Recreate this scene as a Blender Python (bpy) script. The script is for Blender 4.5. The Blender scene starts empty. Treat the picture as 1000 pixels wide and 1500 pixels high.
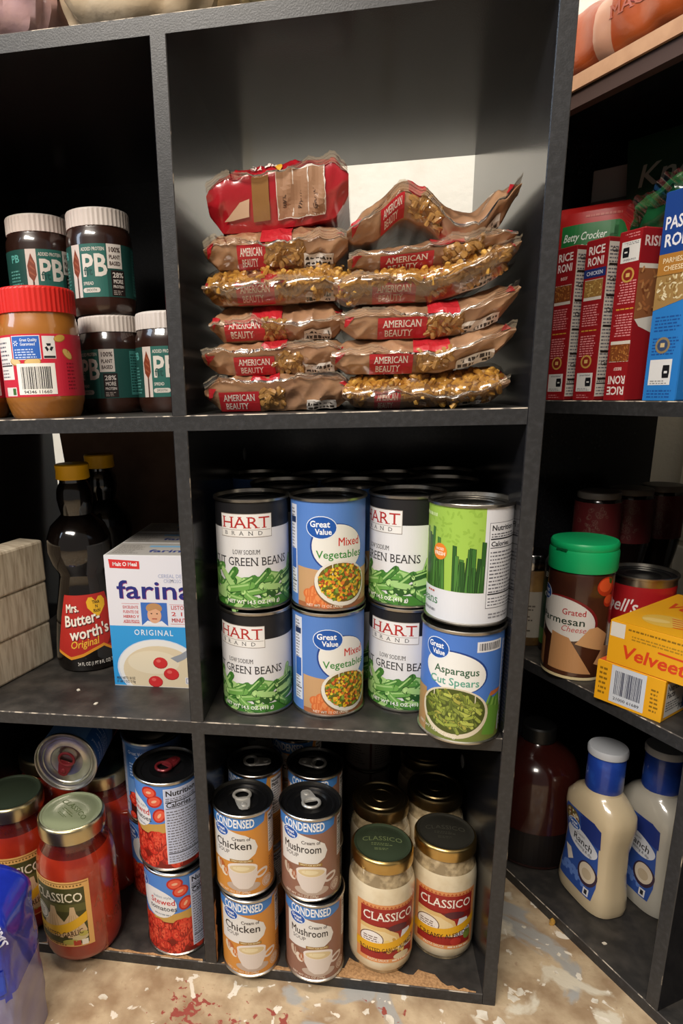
import bpy, bmesh, math, random
from mathutils import Vector, Matrix
from mathutils.geometry import tessellate_polygon
PI = math.pi
SC = bpy.context.scene
COL = SC.collection

# ---------------------------------------------------------------- camera
cam = bpy.data.cameras.new('camera'); cam_o = bpy.data.objects.new('camera', cam); COL.objects.link(cam_o)
F_PX, PPX, PPY = 929.59, 373.64, 812.10
cam.sensor_fit = 'VERTICAL'; cam.sensor_height = 36.0; cam.sensor_width = 24.0
cam.lens = F_PX*36.0/1500.0
cam.shift_x = (500-PPX)/1500.0; cam.shift_y = (PPY-750)/1500.0
cam.clip_start = .02; cam.clip_end = 50
rx_, up_, fw_ = Vector((.9873, .1561, -.0290)), Vector((-.0117, .2537, .9672)), Vector((-.1584, .9546, -.2523))
rt = Matrix((rx_, up_, -fw_)).transposed().to_4x4()
cam_o.matrix_world = Matrix.Translation((.1647, -.5615, .6415)) @ rt
SC.camera = cam_o
# ---------------------------------------------------------------- light
wd = bpy.data.worlds.new('world'); SC.world = wd; wd.use_nodes = True
wd.node_tree.nodes['Background'].inputs[0].default_value = (1.0, .93, .86, 1)
wd.node_tree.nodes['Background'].inputs[1].default_value = .17
def area(name, loc, target, sx, sy, power, col):
    l = bpy.data.lights.new(name, 'AREA'); l.shape = 'RECTANGLE'; l.size = sx; l.size_y = sy; l.energy = power; l.color = col
    o = bpy.data.objects.new(name, l); COL.objects.link(o); o.location = loc
    o.rotation_euler = (Vector(target)-Vector(loc)).to_track_quat('-Z', 'Y').to_euler(); return o
area('ceiling_lamp', (-.40, -1.40, 2.0), (.1, .1, .5), 1.1, .35, 50, (1.0, .92, .82))
area('ceiling_lamp_over_shelves', (.05, -.10, 2.3), (.05, -.1, 0), 1.2, .16, 18, (1.0, .94, .86))
area('window_light', (-1.7, -.9, 1.7), (0, .1, .9), .7, .9, 15, (.66, .81, 1.0))
SC.view_settings.view_transform = 'Standard'; SC.view_settings.look = 'None'; SC.view_settings.gamma = 1
SC.view_settings.use_curve_mapping = False; SC.view_settings.exposure = .06

# ---------------------------------------------------------------- materials
def lin(h):
    h = h.lstrip('#'); v = [int(h[i:i+2], 16)/255 for i in (0, 2, 4)]
    return tuple(c/12.92 if c <= .04045 else ((c+.055)/1.055)**2.4 for c in v)+(1,)
MATS = {}
def mat(name, hx, rough=.5, metal=0, coat=0, spec=.5, noise=None, bump=None, var=None, ior=1.45):
    """noise=(scale, other colour, lo, hi); bump=(scale, strength)"""
    if name in MATS: return MATS[name]
    m = bpy.data.materials.new(name); m.use_nodes = True; nt = m.node_tree; b = nt.nodes['Principled BSDF']
    b.inputs['Base Color'].default_value = lin(hx); b.inputs['Roughness'].default_value = rough
    b.inputs['Metallic'].default_value = metal; b.inputs['Coat Weight'].default_value = coat; b.inputs['Coat Roughness'].default_value = .06
    b.inputs['Specular IOR Level'].default_value = spec; b.inputs['IOR'].default_value = ior
    if noise or bump:
        tc = nt.nodes.new('ShaderNodeTexCoord')
    if noise:
        n = nt.nodes.new('ShaderNodeTexNoise'); n.inputs['Scale'].default_value = noise[0]; n.inputs['Detail'].default_value = 5
        nt.links.new(tc.outputs['Object'], n.inputs['Vector'])
        r = nt.nodes.new('ShaderNodeValToRGB'); r.color_ramp.elements[0].position = noise[2]; r.color_ramp.elements[1].position = noise[3]
        r.color_ramp.elements[0].color = lin(hx); r.color_ramp.elements[1].color = lin(noise[1])
        nt.links.new(n.outputs['Fac'], r.inputs['Fac']); nt.links.new(r.outputs['Color'], b.inputs['Base Color'])
    if bump:
        n2 = nt.nodes.new('ShaderNodeTexNoise'); n2.inputs['Scale'].default_value = bump[0]; n2.inputs['Detail'].default_value = 4
        nt.links.new(tc.outputs['Object'], n2.inputs['Vector'])
        bp = nt.nodes.new('ShaderNodeBump'); bp.inputs['Strength'].default_value = bump[1]; bp.inputs['Distance'].default_value = .002
        nt.links.new(n2.outputs['Fac'], bp.inputs['Height']); nt.links.new(bp.outputs['Normal'], b.inputs['Normal'])
    MATS[name] = m; return m
def pr(hx, rough=.42, coat=0):            # printing ink of one colour
    return mat('ink_%s_%d' % (hx.strip('#'), int(rough*100)), hx, rough, coat=coat)
def film(name, tint, gloss=.16, rough=.12):
    if name in MATS: return MATS[name]
    m = bpy.data.materials.new(name); m.use_nodes = True; nt = m.node_tree; nt.nodes.remove(nt.nodes['Principled BSDF'])
    t = nt.nodes.new('ShaderNodeBsdfTransparent'); t.inputs[0].default_value = lin(tint)
    g = nt.nodes.new('ShaderNodeBsdfGlossy'); g.inputs['Roughness'].default_value = rough
    fr = nt.nodes.new('ShaderNodeFresnel'); fr.inputs[0].default_value = 1.45
    ma = nt.nodes.new('ShaderNodeMath'); ma.operation = 'ADD'; ma.inputs[1].default_value = gloss; nt.links.new(fr.outputs[0], ma.inputs[0])
    mx = nt.nodes.new('ShaderNodeMixShader'); nt.links.new(ma.outputs[0], mx.inputs[0])
    nt.links.new(t.outputs[0], mx.inputs[1]); nt.links.new(g.outputs[0], mx.inputs[2])
    nt.links.new(mx.outputs[0], nt.nodes['Material Output'].inputs['Surface']); MATS[name] = m; return m
BLACK = mat('black_laminate', '#1c1c1f', .17, spec=.5, noise=(260, '#262628', .45, .75), bump=(900, .03))
EDGE = mat('black_edge_band', '#2c2c2d', .38, noise=(200, '#38383a', .45, .75), bump=(700, .08))
DUSTY = mat('dusty_black_laminate', '#2b2927', .45, noise=(38, '#4a4540', .42, .75), bump=(300, .08))
WORN = mat('worn_edge', '#4a443f', .7, noise=(60, '#b8aa98', .48, .56))
WORN_V = mat('worn_side_edge', '#343231', .6, noise=(45, '#a39684', .60, .68))
CHIP = mat('bare_particle_board', '#b98f62', .85, noise=(350, '#8f6a45', .4, .7), bump=(500, .3))
TIN = mat('tin_plate', '#b9b4ab', .28, metal=1, noise=(40, '#8d877d', .5, .8))
TIN_D = mat('dark_tin_lid', '#77777a', .3, metal=1, noise=(80, '#5f5f60', .4, .8))
GOLD = mat('gold_lacquer', '#c9a868', .28, metal=1)
WHITEP = mat('white_plastic', '#d8d2cc', .45)
CLEAR = film('clear_film', '#f7f3ee', .10, .14)
GLASS = film('clear_glass', '#eef0ea', .06, .03)

# ---------------------------------------------------------------- mesh helpers
class MB:
    def __init__(s): s.v = []; s.f = []; s.m = []; s.mats = []; s.sm = []
    def mi(s, m):
        if m not in s.mats: s.mats.append(m)
        return s.mats.index(m)
    def add(s, vs, fs, m, smooth=False):
        o = len(s.v); k = s.mi(m); s.v += [tuple(v) for v in vs]
        for f in fs: s.f.append([i+o for i in f]); s.m.append(k); s.sm.append(smooth)
    def box(s, x0, y0, z0, x1, y1, z1, m, c=0):
        if c <= 0:
            vs = [(x0,y0,z0),(x1,y0,z0),(x1,y1,z0),(x0,y1,z0),(x0,y0,z1),(x1,y0,z1),(x1,y1,z1),(x0,y1,z1)]
            s.add(vs, [(3,2,1,0),(4,5,6,7),(0,1,5,4),(1,2,6,5),(2,3,7,6),(3,0,4,7)], m); return
        bm = bmesh.new(); bmesh.ops.create_cube(bm, size=1)
        for v in bm.verts: v.co = Vector(((x0+x1)/2+v.co.x*(x1-x0), (y0+y1)/2+v.co.y*(y1-y0), (z0+z1)/2+v.co.z*(z1-z0)))
        bmesh.ops.bevel(bm, geom=bm.edges[:], offset=c, segments=2, affect='EDGES', profile=.5)
        s.bm(bm, m); bm.free()
    def bm(s, bm, m, smooth=False):
        bm.verts.index_update(); s.add([v.co.copy() for v in bm.verts], [[v.index for v in f.verts] for f in bm.faces], m, smooth)
    def lathe(s, prof, m, n=40, smooth=True, sq=None, caps=(1, 1), flat=1.0):
        """prof: (r, z[, material]); sq: superellipse exponent; flat: y scale"""
        vs = []; 
        for p in prof:
            for i in range(n):
                a = 2*PI*i/n; cx, sy = math.cos(a), math.sin(a)
                if sq: 
                    k = (abs(cx)**sq+abs(sy)**sq)**(-1/sq); cx *= k; sy *= k
                vs.append((p[0]*cx, p[0]*sy*flat, p[1]))
        o = len(s.v); s.v += vs
        for j in range(len(prof)-1):
            mm = prof[j+1][2] if len(prof[j+1]) > 2 else m
            k = s.mi(mm)
            for i in range(n):
                i2 = (i+1) % n
                s.f.append([o+j*n+i, o+j*n+i2, o+(j+1)*n+i2, o+(j+1)*n+i]); s.m.append(k); s.sm.append(smooth)
        for j, rev in ((0, True), (len(prof)-1, False)):
            if prof[j][0] > 1e-6 and caps[0 if j == 0 else 1]:
                f = [o+j*n+i for i in range(n)]; k = s.mi(prof[j][2] if len(prof[j]) > 2 else m)
                s.f.append(f[::-1] if rev else f); s.m.append(k); s.sm.append(False)
    def tube(s, pts, r, m, n=8, closed=False):
        pts = [Vector(p) for p in pts]; L = len(pts); o = len(s.v); k = s.mi(m); prev = None
        for i, p in enumerate(pts):
            if closed: t = pts[(i+1) % L]-pts[i-1]
            else: t = pts[min(i+1, L-1)]-pts[max(i-1, 0)]
            t.normalize()
            u = prev-t*prev.dot(t) if prev is not None else t.orthogonal()
            if u.length < 1e-6: u = t.orthogonal()
            u.normalize(); prev = u; w = t.cross(u)
            for j in range(n):
                a = 2*PI*j/n; s.v.append(tuple(p+(u*math.cos(a)+w*math.sin(a))*r))
        for i in range(L if closed else L-1):
            a, b = i, (i+1) % L
            for j in range(n):
                j2 = (j+1) % n; s.f.append([o+a*n+j, o+a*n+j2, o+b*n+j2, o+b*n+j]); s.m.append(k); s.sm.append(True)
        if not closed:
            s.f.append([o+j for j in range(n)][::-1]); s.m.append(k); s.sm.append(False)
            s.f.append([o+(L-1)*n+j for j in range(n)]); s.m.append(k); s.sm.append(False)
    def grid(s, fn, nu, nv, m, cu=False, cv=False, mfn=None):
        o = len(s.v)
        for i in range(nu):
            for j in range(nv): s.v.append(tuple(fn(i/(nu if cu else nu-1), j/(nv if cv else nv-1))))
        for i in range(nu if cu else nu-1):
            for j in range(nv if cv else nv-1):
                i2, j2 = (i+1) % nu, (j+1) % nv
                s.f.append([o+i*nv+j, o+i2*nv+j, o+i2*nv+j2, o+i*nv+j2]); s.sm.append(True)
                s.m.append(s.mi(mfn(i/nu, j/nv) if mfn else m))
    def mesh(s, name, ang=38):
        me = bpy.data.meshes.new(name); me.from_pydata(s.v, [], s.f); me.update()
        for m in s.mats: me.materials.append(m)
        me.polygons.foreach_set('material_index', s.m); me.polygons.foreach_set('use_smooth', s.sm)
        if any(s.sm): me.set_sharp_from_angle(angle=math.radians(ang))
        me.update(); return me
def obj(name, me, parent=None, loc=None, rz=0, kind=None):
    if isinstance(me, MB): me = me.mesh(name)
    o = bpy.data.objects.new(name, me); COL.objects.link(o)
    if parent is not None: o.parent = parent
    if loc is not None: o.location = loc
    if rz: o.rotation_euler = (0, 0, rz)
    if kind: o['kind'] = kind
    return o
def tag(o, label, cat, group=None):
    o['label'] = label; o['category'] = cat
    if group: o['group'] = group
    return o
def thing(name, label, cat, loc, rz=0, group=None):
    o = bpy.data.objects.new(name, None); COL.objects.link(o); o.empty_display_size = .02
    o.location = loc; o.rotation_euler = (0, 0, rz); return tag(o, label, cat, group)

# ---------------------------------------------------------------- lettering: outlines of the built-in typeface, cached once
CH = "ABCDEFGHIJKLMNOPQRSTUVWXYZabcdefghijklmnopqrstuvwxyz0123456789.%!'()/-& "
GL = {}
def load_glyphs():
    obs = []
    for off in (0, .011, .023):
        for c in CH:
            for suf in ('', 'H'):
                cu = bpy.data.curves.new('t', 'FONT'); cu.body = c+suf; cu.size = 1; cu.resolution_u = 2; cu.offset = off if not suf else 0
                o = bpy.data.objects.new('t', cu); COL.objects.link(o); obs.append((off, c, suf, o))
    bpy.context.view_layer.update(); dg = bpy.context.evaluated_depsgraph_get()
    raw = {}
    for off, c, suf, o in obs:
        me = o.evaluated_get(dg).to_mesh(); me.calc_loop_triangles()
        raw[off, c, suf] = ([(v.co.x, v.co.y) for v in me.vertices], [tuple(t.vertices) for t in me.loop_triangles])
        o.evaluated_get(dg).to_mesh_clear()
    for off, c, suf, o in obs:
        cu = o.data; bpy.data.objects.remove(o); bpy.data.curves.remove(cu)
    caph = max(y for x, y in raw[0, 'H', ''][0]); hx = max(x for x, y in raw[0, 'H', ''][0])
    for bi, off in enumerate((0, .011, .023)):
        for c in CH:
            vs, ts = raw[off, c, '']
            adv = max(x for x, y in raw[off, c, 'H'][0])-hx
            GL[bi, c] = ([(x/caph, y/caph) for x, y in vs], ts, adv/caph)
load_glyphs()
def serifs(bi, c):
    vs, ts, adv = GL[bi, c]; cnt = {}
    for t in ts:
        for a, b in ((t[0], t[1]), (t[1], t[2]), (t[2], t[0])):
            k = (min(a, b), max(a, b)); cnt[k] = cnt.get(k, 0)+1
    out = []
    for (a, b), n in cnt.items():
        (x0, y0), (x1, y1) = vs[a], vs[b]
        if n == 1 and abs(y0-y1) < .012 and abs(x0-x1) < .34 and c.isalpha():
            for lv, dz in ((0, .07), (1, -.07)):
                if abs(y0-lv) < .06:
                    xa, xb = min(x0, x1)-.10, max(x0, x1)+.10
                    out.append([(xa, y0), (xb, y0), (xb, y0+dz), (xa, y0+dz)])
    return out

class Print:
    """flat artwork in millimetres, laid in thin layers on a surface by a mapper"""
    def __init__(s): s.p = []
    def poly(s, m, pts, L=1):
        if isinstance(m, str): m = pr(m)
        s.p.append((m, pts, L))
    def conc(s, m, pts, L=1):
        for t in tessellate_polygon([[Vector((x, y, 0)) for x, y in pts]]): s.poly(m, [pts[i] for i in t], L)
    def rect(s, m, x0, y0, x1, y1, L=1): s.poly(m, [(x0, y0), (x1, y0), (x1, y1), (x0, y1)], L)
    def ell(s, m, cx, cy, rx, ry, L=1, n=22, rot=0):
        c, q = math.cos(rot), math.sin(rot); P = []
        for i in range(n):
            a = 2*PI*i/n; x, y = rx*math.cos(a), ry*math.sin(a); P.append((cx+x*c-y*q, cy+x*q+y*c))
        s.poly(m, P, L)
    def caps(s, m, x0, y0, x1, y1, r, L=1):
        a = math.atan2(y1-y0, x1-x0); P = []
        for i in range(5): t = a+PI/2+PI*i/4; P.append((x0+r*math.cos(t), y0+r*math.sin(t)))
        for i in range(5): t = a-PI/2+PI*i/4; P.append((x1+r*math.cos(t), y1+r*math.sin(t)))
        s.poly(m, P, L)
    def width(s, txt, size, bold=0, track=0): return sum(GL[bold, c][2]+track for c in txt)*size
    def text(s, m, txt, x, y, size, L=3, al='c', bold=0, xs=1, w=None, rot=0, shear=0, track=0, serif=False, arc=0):
        if isinstance(m, str): m = pr(m)
        W = s.width(txt, size, bold, track)
        if w: xs = w/W
        W *= xs; x0 = {'c': -W/2, 'l': 0, 'r': -W}[al]; c_, q_ = math.cos(rot), math.sin(rot); pen = 0
        for c in txt:
            vs, ts, adv = GL[bold, c]
            if c in 'MW' and bold:
                vs, ts, _ = GL[0, c]; polys = [[(vs[i][0]+k, vs[i][1]) for i in t] for t in ts for k in (-.022*bold, .022*bold)]+(serifs(0, c) if serif else [])
            else: polys = [[vs[i] for i in t] for t in ts]+(serifs(bold, c) if serif else [])
            for t in polys:
                P = []
                for (gx, gy) in t:
                    lx = x0+(pen+gx)*size*xs+shear*gy*size; ly = gy*size
                    if arc: ly += arc*(lx/ (W/2))**2
                    P.append((x+lx*c_-ly*q_, y+lx*q_+ly*c_))
                s.poly(m, P, L)
            pen += adv+track
    def lines(s, m, x0, y0, x1, y1, n, L=2, seed=0, fill=.45, short=.3):
        rnd = random.Random(seed); dy = (y1-y0)/n
        for i in range(n):
            yb = y0+i*dy; x = x0; xe = x1-(x1-x0)*rnd.random()*short
            while x < xe:
                w = rnd.uniform(1.2, 4.5); s.rect(m, x, yb, min(x+w, xe), yb+dy*fill, L); x += w+.9
    def bars(s, m, x0, y0, x1, y1, seed=0, L=3):
        rnd = random.Random(seed); x = x0
        while x < x1: w = rnd.choice((.35, .35, .7, 1.0)); s.rect(m, x, y0, min(x+w, x1), y1, L); x += w+rnd.choice((.35, .5, .8))
    def mesh(s, name, mp, du=2.5, dv=None, lay=.00006, mb=None, flip=False):
        """slice into strips so that the print follows the curved surface, then map"""
        B = mb or MB(); cache = {}
        def clip(P, ax, lo, hi):
            for val, sg in ((lo, 1), (hi, -1)):
                Q = []
                for i in range(len(P)):
                    a, b = P[i-1], P[i]; da, db = (a[ax]-val)*sg, (b[ax]-val)*sg
                    if (da >= 0) != (db >= 0):
                        t = da/(da-db); Q.append((a[0]+(b[0]-a[0])*t, a[1]+(b[1]-a[1])*t))
                    if db >= 0: Q.append(b)
                P = Q
                if len(P) < 3: return []
            return P
        for m, P, L in s.p:
            parts = [P]
            for ax, d in ((0, du), (1, dv)):
                if not d: continue
                nxt = []
                for Q in parts:
                    lo, hi = min(p[ax] for p in Q), max(p[ax] for p in Q)
                    k0, k1 = math.floor(lo/d+1e-6), math.ceil(hi/d-1e-6)
                    if k1-k0 <= 1: nxt.append(Q)
                    else:
                        for k in range(k0, k1):
                            R = clip(Q, ax, k*d, (k+1)*d)
                            if len(R) >= 3: nxt.append(R)
                parts = nxt
            for Q in parts:
                ar = sum(Q[i-1][0]*Q[i][1]-Q[i][0]*Q[i-1][1] for i in range(len(Q)))
                if abs(ar) < 1e-7: continue
                if (ar < 0) != flip: Q = Q[::-1]
                B.add([mp(x/1000, y/1000, L*lay) for x, y in Q], [list(range(len(Q)))], m)
        return B if mb else B.mesh(name)
def cyl(r): return lambda a, h, o: ((r+o)*math.sin(a/r), -(r+o)*math.cos(a/r), h)
def cone(rf): 
    return lambda a, h, o: ((rf(h)+o)*math.sin(a/rf(.0)), -(rf(h)+o)*math.cos(a/rf(.0)), h)
def flat(y): return lambda a, h, o: (a, y-o, h)
def disc(z): return lambda a, h, o: (a, h, z+o)
def nutrition(P, x0, y0, x1, y1, seed=1, title=True, ts=4.0, bg='#e2e2e6', L=1):
    P.rect(bg, x0, y0, x1, y1, L); w = x1-x0; k = '#1c1c22'
    if title:
        P.text(k, 'Nutrition Facts', x0+1.5, y1-ts-2, ts, L+1, 'l', 2)
        P.lines('#55555c', x0+1.5, y1-ts-8, x1-2, y1-ts-3.5, 2, L+1, seed); P.rect(k, x0+1, y1-ts-10.2, x1-1, y1-ts-9, L+1)
        P.text(k, 'Calories', x0+1.5, y1-ts-16, ts*.9, L+1, 'l', 2); P.rect(k, x0+1, y1-ts-17.8, x1-1, y1-ts-17.1, L+1); yt = y1-ts-19
    else: yt = y1-2
    P.lines('#66666e', x0+1.5, y0+14, x1-3, yt, max(4, int((yt-y0-14)/3.2)), L+1, seed+1, .38); P.rect(k, x0+1, y0+12, x1-1, y0+13.2, L+1)
    P.lines('#66666e', x0+1.5, y0+2, x1-2, y0+11, 3, L+1, seed+2, .35)
def gv_logo(P, cx, cy, rx, ry, L=3):
    P.ell('#dfe6f2', cx, cy, rx+.8, ry+.8, L); P.ell('#1c55a8', cx, cy, rx, ry, L+1)
    P.text('#f2f4f8', 'Great', cx-rx*.1, cy+ry*.05, ry*.55, L+2, 'c', 2, w=rx*1.35); P.text('#f2f4f8', 'Value', cx+rx*.15, cy-ry*.62, ry*.5, L+2, 'c', 2, w=rx*1.1)

# ================================================================ the setting
W_, H_, T_ = .2880, .2899, .0135
Z1, Z2, Z3 = T_, 2*T_+H_, 3*T_+2*H_            # tops of the bottom board and of the two shelves
def floor_mat():
    m = bpy.data.materials.new('worn_painted_concrete'); m.use_nodes = True; nt = m.node_tree; N = nt.nodes; Lk = nt.links; b = N['Principled BSDF']
    b.inputs['Roughness'].default_value = .62
    tc = N.new('ShaderNodeTexCoord')
    def noise(sc, det=6, off=(0, 0, 0), dist=0):
        mp = N.new('ShaderNodeMapping'); mp.inputs['Location'].default_value = off; Lk.new(tc.outputs['Object'], mp.inputs['Vector'])
        n = N.new('ShaderNodeTexNoise'); n.inputs['Scale'].default_value = sc; n.inputs['Detail'].default_value = det; n.inputs['Distortion'].default_value = dist
        Lk.new(mp.outputs[0], n.inputs['Vector']); return n
    def ramp(src, lo, hi, inv=False):
        r = N.new('ShaderNodeValToRGB'); r.color_ramp.elements[0].position = lo; r.color_ramp.elements[1].position = hi; Lk.new(src, r.inputs[0])
        return r.outputs[0]
    def mix(fac, a, bcol):
        x = N.new('ShaderNodeMix'); x.data_type = 'RGBA'; Lk.new(fac, x.inputs[0])
        if isinstance(a, str): x.inputs[6].default_value = lin(a)
        else: Lk.new(a, x.inputs[6])
        x.inputs[7].default_value = lin(bcol); return x.outputs[2]
    def near(x, y, rad, nz, amp, fall):
        d = N.new('ShaderNodeVectorMath'); d.operation = 'DISTANCE'; d.inputs[1].default_value = (x, y, 0); Lk.new(tc.outputs['Object'], d.inputs[0])
        a = N.new('ShaderNodeMath'); a.operation = 'MULTIPLY_ADD'; a.inputs[1].default_value = amp; Lk.new(nz, a.inputs[0]); Lk.new(d.outputs['Value'], a.inputs[2])
        r = N.new('ShaderNodeMapRange'); r.inputs[1].default_value = rad+fall; r.inputs[2].default_value = rad; Lk.new(a.outputs[0], r.inputs[0]); return r.outputs[0]
    c = mix(ramp(noise(26, 9).outputs[0], .38, .62), '#9a7f60', '#c4ad8c')
    c = mix(ramp(noise(170, 4).outputs[0], .60, .80), c, '#a3866a')
    c = mix(ramp(noise(9, 7, (3, 1, 0), 1.2).outputs[0], .58, .62), c, '#a39f98')
    c = mix(ramp(noise(13, 8, (7, 2, 0), .6).outputs[0], .57, .61), c, '#d3c7b0')
    fine = noise(120, 8, (1, 5, 0), .5).outputs[0]
    for x, y, r_, am in ((-.005, -.050, .062, .16), (.045, -.062, .05, .15), (.090, -.050, .045, .15), (.035, -.004, .02, .11), (.19, -.018, .030, .13), (.22, -.03, .025, .13), (-.03, -.09, .06, .16)):
        c = mix(near(x, y, r_*.6-.03+am*.5, fine, am, .006), c, '#97463a')
    c = mix(ramp(noise(42, 8, (2, 9, 0), .8).outputs[0], .635, .65), c, '#e3d8c6')
    Lk.new(c, b.inputs['Base Color'])
    bp = N.new('ShaderNodeBump'); bp.inputs['Strength'].default_value = .35; bp.inputs['Distance'].default_value = .004
    Lk.new(noise(60, 8).outputs[0], bp.inputs['Height']); Lk.new(bp.outputs[0], b.inputs['Normal']); return m
def flake_mesh(seed, r):
    rnd = random.Random(seed); B = MB(); n = 9; P = [(r*rnd.uniform(.55, 1.15)*math.cos(2*PI*i/n), r*rnd.uniform(.4, .9)*math.sin(2*PI*i/n)) for i in range(n)]
    vs = [(x, y, 0) for x, y in P]+[(x*.9, y*.9, .0007) for x, y in P]
    B.add(vs, [[i, (i+1) % n, n+(i+1) % n, n+i] for i in range(n)]+[[n+i for i in range(n)]], mat('white_paint_flake', '#dcd3c2', .7, noise=(120, '#c2b49d', .4, .7))); return B.mesh('paint_flake')
B = MB(); B.box(-2.2, -2.2, -.06, 1.6, 1.2, 0, floor_mat())
fl = obj('floor', B, kind='structure')
FM = [flake_mesh(i, .0055) for i in range(4)]
for i, (x, y, s) in enumerate(((-.105, -.045, 1.0), (-.09, -.095, .8), (-.02, -.12, .7), (.18, -.025, .9), (.205, -.03, 1.2), (.30, -.012, 1.6), (.315, -.02, 1.5), (.335, .012, 1.3), (.345, .02, 1.1), (.39, .05, .6), (.42, .02, .8), (.445, -.01, 1.0), (.37, .11, .5), (.40, .075, .6), (.15, -.06, .5), (-.06, -.03, .5), (.355, -.03, 1.0), (.33, -.04, 1.3))):
    o = obj('paint_flake', FM[i % 4], fl, (x, y, 0), i*1.3); o.scale = (s, s, 1)
PAINT = mat('cream_painted_block', '#e2dfd4', .6, noise=(14, '#d3cec0', .45, .75), bump=(90, .35))
MORTAR = mat('painted_mortar', '#cdc5b2', .7, bump=(150, .4))
def block_wall(name, loc, rz, x0, x1, h):
    B = MB(); B.box(x0, 0, 0, x1, .08, h, MORTAR); w = obj(name, B, None, loc, rz, 'structure')
    bb = MB(); bb.box(-.1935, -.003, 0, .1935, .02, .1925, PAINT, .0025); bm_ = bb.mesh('block')
    hb = MB(); hb.box(-.0935, -.003, 0, .0935, .02, .1925, PAINT, .0025); hm_ = hb.mesh('block')
    z, row = .003, 0
    while z+.19 <= h+.01:
        x = x0+.1+(.2 if row % 2 else .1) + (0 if row % 2 else .0)
        if row % 2 == 0: pass
        else: obj('block', hm_, w, (x0+.1, 0, z))
        while x+.2 <= x1+.001:
            obj('block', bm_, w, (x+(.1 if row % 2 else 0), 0, z)); x += .4
        z += .2; row += 1
    return w
block_wall('wall_back', (0, .475, 0), 0, -2.0, .66, 2.42)
RDIR, RIN, RP0, RANG = Vector((.495, -.8689, 0)), Vector((.8689, .495, 0)), Vector((.4241, .0891, 0)), math.atan2(-.8689, .495)
def RG(s, q, z): return RP0+RDIR*s+RIN*q+Vector((0, 0, z))
wp = RG(0, .37, 0); block_wall('wall_right', wp, RANG, -.22, 1.6, 2.42)

def hboard(x0, x1, z0, z1, D):
    B = MB(); c = .0008; P = [(0, z0), (0, z1-c), (c, z1), (D, z1), (D, z0)]; n = 5
    vs = [(x0, y, z) for y, z in P]+[(x1, y, z) for y, z in P]
    B.add(vs, [list(range(n)), [n+i for i in range(n)][::-1]], BLACK)
    for i in range(n):
        j = (i+1) % n; B.add([vs[i], vs[n+i], vs[n+j], vs[j]], [(0, 1, 2, 3)], EDGE if i == 0 else WORN if i == 1 else DUSTY if i == 2 else BLACK)
    return B
def vboard(x0, x1, z0, z1, D, left=False):
    B = MB(); c = .0007; P = [(x0, c), (x0+c, 0), (x1-c, 0), (x1, c), (x1, D), (x0, D)]; n = 6
    vs = [(x, y, z0) for x, y in P]+[(x, y, z1) for x, y in P]
    B.add(vs, [list(range(n))[::-1], [n+i for i in range(n)]], BLACK)
    for i in range(n):
        j = (i+1) % n; B.add([vs[i], vs[j], vs[n+j], vs[n+i]], [(0, 1, 2, 3)], EDGE if i == 1 else WORN_V if i == 2 else BLACK)
    return B
def bookcase(label, loc, rz, D, backs):
    t = thing('bookcase', label, 'bookcase', loc, rz); top = 4*T_+3*H_
    obj('side_panel', vboard(-W_-T_, -W_, 0, top, D), t); obj('side_panel', vboard(W_+T_, W_+2*T_, 0, top, D), t)
    for z in (0, T_+H_, 2*(T_+H_)): obj('shelf_board', hboard(-W_, W_+T_, z, z+T_, D), t)
    obj('top_board', hboard(-W_, W_+T_, 3*(T_+H_), top, D), t)
    for k in range(3): obj('divider', vboard(0, T_, T_+k*(T_+H_), (k+1)*(T_+H_), D), t)
    for col, row in backs:
        x0, x1 = ((-W_, 0), (T_, W_+T_))[col]; z0 = T_+row*(T_+H_)
        B = MB(); B.box(x0-.006, D, z0-.006, x1+.006, D+.003, z0+H_+.006, BLACK); obj('back_panel', B, t)
    return t
bc = bookcase('black cube bookcase in the middle holding pasta bags, cans and jars', (0, 0, 0), 0, .345, ((0, 2), (1, 1), (0, 0), (1, 0)))
# brown hardboard back of the left middle cell, slipped to the side
B = MB(); hb = mat('brown_hardboard', '#765c4c', .75, noise=(30, '#664e40', .4, .7)); y0, y1 = .338, .3415
vs = [(x, y, z) for y in (y0, y1) for x, z in ((-.252, Z2+.0005), (-.003, Z2+.0005), (-.003, Z2+H_-.0005), (-.275, Z2+H_-.0005))]
B.add(vs, [(0, 1, 2, 3), (7, 6, 5, 4), (0, 4, 5, 1), (1, 5, 6, 2), (2, 6, 7, 3), (3, 7, 4, 0)], hb); obj('back_panel', B, bc)
# chipped front edge of the bottom board and of the divider
def chip(name, pts, parent, lift=(0, 0, .0003)):
    B = MB(); n = len(pts); vs = [Vector(p) for p in pts]; up = Vector(lift)
    tri = tessellate_polygon([[Vector((a.x+a.z*.001, a.y+a.z, 0)) for a in vs]])
    B.add([v+up for v in vs], [t if True else t for t in tri], CHIP); return obj(name, B, parent)
rnd = random.Random(4)
edge = []
for i in range(26):
    x = .150+i*.0058; dep = .030-.0009*i+rnd.uniform(-.006, .006)
    if i in (0, 1): dep *= .5
    if i > 19: dep = .004+rnd.uniform(-.002, .003)
    edge.append((x, max(.002, dep), Z1))
chip('chipped_patch', [(.150, .0009, Z1), (.295, .0009, Z1)]+edge[::-1], bc)
chip('chipped_patch', [(.018, .0009, Z1), (.15, .0009, Z1)]+[(.148-.0065*i, .0045+rnd.uniform(-.002, .004), Z1) for i in range(20)], bc)
chip('chipped_patch', [(-.20, .0009, Z1), (-.003, .0009, Z1)]+[(-.004-.0098*i, .003+rnd.uniform(-.0015, .003), Z1) for i in range(20)], bc)
B = MB(); P = [(T_+.0003, .0008, Z1+.002+i*.006) for i in range(14)]; Q = [(T_+.0003, .004+rnd.uniform(0, .006), p[2]) for p in P]
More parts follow.
